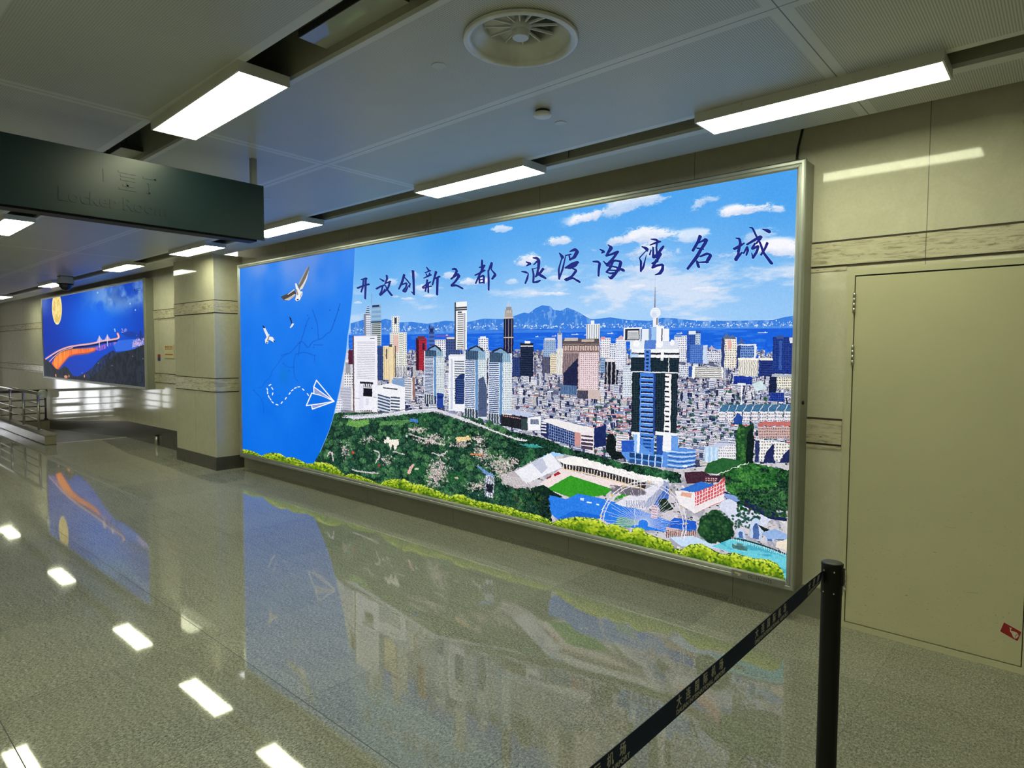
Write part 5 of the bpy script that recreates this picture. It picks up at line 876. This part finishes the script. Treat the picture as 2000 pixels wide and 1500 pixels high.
# ---------------------------------------------------------------- hanging sign
t = empty('hanging_sign', (-4.05, .6, 2.33), 'long dark teal ceiling sign with painted-over raised lettering', 'sign')
def sp(n, bm, m, p=None): bmesh.ops.translate(bm, verts=bm.verts, vec=-t.location); return mesh(n, bm, m, p or t)
face = sp('face_panel', bx(-4.062, -4.050, -.90, 2.090, 2.328, 2.686, bevel=.0015), M['teal'])
sp('body', bx(-4.20, -4.0621, -.88, 2.070, 2.340, 2.680), M['teal']); sp('lower_rail', bx(-4.170, -4.066, -.86, 2.045, 2.318, 2.3399), M['black'])
sp('edge_lip', bx(-4.0499, -4.046, -.90, 2.090, 2.3285, 2.336), M['teal'])
for y in (2.05, -.8): 
    bm = bmesh.new(); box(bm, -4.128, -4.094, y-.017, y+.017, 2.6801, CZ); sp('hanger_post', bm, M['alu_side'])
tb = text_bm('Locker Room', .098, .004, .0026); bmesh.ops.transform(tb, verts=tb.verts, matrix=Matrix(((0, 0, 1, -4.0496), (1, 0, 0, .945), (0, 1, 0, 2.392), (0, 0, 0, 1)))); bmesh.ops.translate(tb, verts=tb.verts, vec=-t.location); mesh('raised_lettering', tb, M['teal'], face).parent = t
bm = bmesh.new()
def bars(L):
    for y0, z0, y1, z1 in L:
        d = Vector((0, y1-y0, z1-z0)).normalized(); n = Vector((0, -d.z, d.y))*.0055; a, b = Vector((-4.0498, y0, z0)), Vector((-4.0498, y1, z1))
        poly = [a+n, b+n, b-n, a-n]; V = [bm.verts.new(p) for p in poly]; W_ = [bm.verts.new(p+Vector((.0024, 0, 0))) for p in poly]
        bm.faces.new(V); bm.faces.new(W_[::-1])
        for i in range(4): bm.faces.new((V[i], V[(i+1) % 4], W_[(i+1) % 4], W_[i]))
bars([(1.235, 2.600, 1.325, 2.600), (1.245, 2.580, 1.318, 2.580), (1.245, 2.560, 1.318, 2.560), (1.280, 2.545, 1.280, 2.515), (1.255, 2.528, 1.31, 2.528), (1.235, 2.508, 1.325, 2.508), (1.36, 2.592, 1.43, 2.592), (1.43, 2.592, 1.385, 2.560), (1.395, 2.560, 1.395, 2.505), (1.395, 2.505, 1.38, 2.512), (1.165, 2.60, 1.165, 2.53)])
bmesh.ops.translate(bm, verts=bm.verts, vec=-t.location); mesh('raised_characters', bm, M['teal'], t)

# ---------------------------------------------------------------- belt barrier
def stanchion(x, y, label):
    t = empty('belt_stanchion', (x, y, 0), label, 'belt barrier')
    bm = bmesh.new(); cap(bm, [(.165, 0), (.165, .012), (.150, .022), (.06, .030), (.036, .032)], seg=56); smooth_by_angle(mesh('base', bm, M['black'], t), 30)
    bm = bmesh.new(); cap(bm, [(.031, .03), (.031, .815)], seg=40); smooth_by_angle(mesh('tube', bm, M['black'], t), 30)
    bm = bmesh.new(); cap(bm, [(.0318, .815), (.0325, .818), (.0325, .910)], seg=40); smooth_by_angle(mesh('cassette', bm, M['black'], t), 30)
    bm = bmesh.new(); cap(bm, [(.0325, .910), (.0335, .911), (.0335, .917), (.031, .9195), (.028, .9195)], seg=40); smooth_by_angle(mesh('top_cap', bm, M['black'], t), 30)
    bm = bmesh.new(); cap(bm, [(.0305, .9196), (.0300, .9202)], seg=40); mesh('cap_disc', bm, M['cap'], t)
    mesh('belt_receiver', bx(.026, .0365, -.013, .013, .850, .905, bevel=.003), M['black'], t)
    for a in (-.55, .45):
        for zz in (.896, .826): bm = bmesh.new(); cap(bm, [(.0028, 0), (.0024, .0012)], (.0322*math.sin(a)*1.0, -.0332*math.cos(a), zz), 8, 1); mesh('screw', bm, M['grey'], t)
    return t
s1 = stanchion(-.564, 2.222, 'black belt stanchion with a navy lettered belt, in front of the service door')
s2 = stanchion(-.575, .22, 'second black belt stanchion holding the near end of the navy belt')
def sag(y): u = (y-.25)/(2.19-.25); return .8965-.022*4*u*(1-u)*.5
def bxx(y): u = (y-.25)/(2.19-.25); return -.600+(.600-.588)*u
bm = bmesh.new(); n = 40; rows = []
for i in range(n+1):
    y = .245+(2.196-.245)*i/n; zt = sag(y); x = bxx(y); tw = max(0, (y-2.02)/.18)*.006; rows.append([bm.verts.new(p) for p in ((x-.0006+tw, y, zt), (x+.0006+tw, y, zt), (x+.0006-tw, y, zt-.048), (x-.0006-tw, y, zt-.048))])
for a, b in zip(rows, rows[1:]):
    for k in range(4): bm.faces.new((a[k], a[(k+1) % 4], b[(k+1) % 4], b[k]))
bm.faces.new(rows[0]); bm.faces.new(rows[-1][::-1]); bmesh.ops.translate(bm, verts=bm.verts, vec=-s1.location); belt = mesh('belt', bm, M['belt'], s1)
def on_belt(tb, y0, dz, sx=1.0):
    for v in tb.verts:
        y = y0+v.co.x*sx; tw = max(0, (y-2.02)/.18)*.006*(1-2*(-dz-v.co.y)/.048); v.co = Vector((bxx(y)+.0009+v.co.z+tw, y, sag(y)+dz+v.co.y))
    bmesh.ops.translate(tb, verts=tb.verts, vec=-s1.location); return tb
for y0, cn, en in ((.335, '大连国际机场', 'DALIAN INTERNATIONAL AIRPORT'), (.765, '大连国际机场', 'DALIAN INTERNATIONAL AIRPORT'), (1.195, '大连国际机场', 'DALIAN INTERNATIONAL AIRPORT'), (1.625, '大连国际机场', 'DALIAN INTERNATIONAL AIRPORT'), (2.055, '大连国', 'DALIAN INTERNA')):
    both = bmesh.new()
    def extent(tb): xs = [v.co.x for v in tb.verts]; return min(xs), max(xs)
    full = .245
    xoff = 0
    for ch in cn:
        tb = text_bm(ch, .027, .0004, .0003); on_belt(tb, y0+xoff, -.026, .84); me = bpy.data.meshes.new('tmp'); tb.to_mesh(me); tb.free(); both.from_mesh(me); bpy.data.meshes.remove(me); xoff += .042
    tb = text_bm(en, .0145, .0004, .0002); a, b = extent(tb); w = full if len(en) > 20 else full*.52; on_belt(tb, y0, -.0425, w/(b-a)); me = bpy.data.meshes.new('tmp'); tb.to_mesh(me); tb.free(); both.from_mesh(me); bpy.data.meshes.remove(me)
    mesh('belt_lettering', both, M['silver'], belt)

# ---------------------------------------------------------------- sticker on the door, notices on the far wall
def quad_plate(bm, c, y0, y1): return poly_prism(bm, c, 1, y0, y1)
cs = [(-.214, .247), (-.139, .216), (-.151, .155), (-.23, .189)]
t = empty('warning_sticker', (-.185, 4.022, .2), 'red warning sticker with a white hand, stuck slantwise low on the service door', 'sticker')
def sk(pts): 
    a, b, d = Vector(cs[0]), Vector(cs[1])-Vector(cs[0]), Vector(cs[3])-Vector(cs[0]); return [tuple(a+b*u+d*v) for u, v in pts]
def stick(n, pts, m, y0, y1): bm = quad_plate(bmesh.new(), sk(pts), y0, y1); bmesh.ops.translate(bm, verts=bm.verts, vec=-t.location); mesh(n, bm, m, t)
stick('backing', [(.02, 0), (.98, 0), (1, .06), (1, .94), (.98, 1), (.02, 1), (0, .94), (0, .06)], M['vinyl'], 4.0212, 4.0219); stick('red_print', [(.04, .06), (.95, .06), (.97, .12), (.97, .88), (.95, .94), (.04, .94), (.03, .88), (.03, .12)], M['red'], 4.0206, 4.0211)
stick('hand_symbol', [(.36, .22), (.50, .16), (.46, .26), (.50, .42), (.62, .34), (.84, .30), (.92, .48), (.90, .70), (.82, .86), (.70, .80), (.56, .56), (.46, .50), (.42, .30)], M['vinyl'], 4.0201, 4.0205); stick('finger_gap', [(.84, .32), (.86, .32), (.80, .62), (.83, .80), (.81, .80), (.77, .62)], M['red'], 4.0198, 4.02005)
t = empty('wall_notice', (-10.88, 3.99, 1.58), 'cream notice board with rust-red lettering on the far wall beside the column', 'notice')
mesh('board', bx(-.19, .19, -.012, 0, -.108, .108), M['notice'], t)
bm = bmesh.new(); random.seed(4)
for i in range(5):
    x = -.155+i*.064
    for k in range(3): zz = .030+k*.022; box(bm, x, x+.046, -.0135, -.0121, zz, zz+.008)
    box(bm, x+.018, x+.027, -.0135, -.0121, .026, .088)
box(bm, -.16, .16, -.0135, -.0121, -.062, -.042); mesh('lettering', bm, M['rust'], t)
t = empty('wall_label', (-11.33, 3.99, 1.475), 'tiny red and blue label on the far wall left of the cream notice', 'label'); mesh('red_half', bx(-.055, .055, -.004, 0, 0, .055), M['red'], t); mesh('blue_half', bx(-.055, .055, -.004, 0, -.055, -.0001), M['blue'], t)
t = empty('floor_pipe', (-11.43, 3.955, 0), 'short upright steel pipe at the dark skirting near the column', 'pipe'); bm = bmesh.new(); cap(bm, [(.024, 0), (.024, .17)], seg=20); mesh('pipe', bm, M['steel'], t, True); bm = bmesh.new(); cap(bm, [(.032, .17), (.032, .185)], seg=20); mesh('pipe_cap', bm, M['black'], t)

# ---------------------------------------------------------------- railings of the ramp
t = empty('steel_railing', (-15.5, 2.79, .178), 'brushed steel railing on the stone kerb at the left edge', 'railing')
def rp(n, bm, m): bmesh.ops.translate(bm, verts=bm.verts, vec=-t.location); return mesh(n, bm, m, t)
for i in range(5):
    x = -13.55-1.1*i; bm = bmesh.new(); cap(bm, [(.021, .178), (.021, .81)], (x, 2.79, 0), 20); cap(bm, [(.05, .178), (.05, .184), (.03, .192)], (x, 2.79, 0), 20); rp('post', bm, M['steel'])
rp('handrail', tube(bmesh.new(), [(-13.42, 2.79, .83), (-17.6, 2.79, .83)], .027, 16), M['steel'])
for zz in (.648, .490, .362): rp('cross_rail', tube(bmesh.new(), [(-13.53, 2.79, zz), (-17.6, 2.79, zz)], .011, 10), M['steel'])
t = empty('dark_railing', (-18.4, 3.2, -.075), 'dark railing across the foot of the ramp, behind the steel railing', 'railing')
for y in (3.93, 2.9, 2.1): bm = bmesh.new(); cap(bm, [(.022, -.075), (.022, .60)], (-18.4, y, 0), 16); cap(bm, [(.045, -.075), (.04, -.05)], (-18.4, y, 0), 16); rp('post', bm, M['rail_dark'])
rp('handrail', tube(bmesh.new(), [(-18.4, 2.0, .615), (-18.4, 3.97, .615)], .034, 14), M['rail_dark'])
for zz in (.40, .243, .08): rp('cross_rail', tube(bmesh.new(), [(-18.4, 2.0, zz), (-18.4, 3.95, zz)], .011, 8), M['rail_dark'])
bm = bmesh.new(); cap(bm, [(.05, .44), (.085, .455), (.09, .52), (.085, .60), (.05, .64)], (-18.36, 3.87, 0), 24); smooth_by_angle(rp('end_cap', bm, M['grey']), 50)
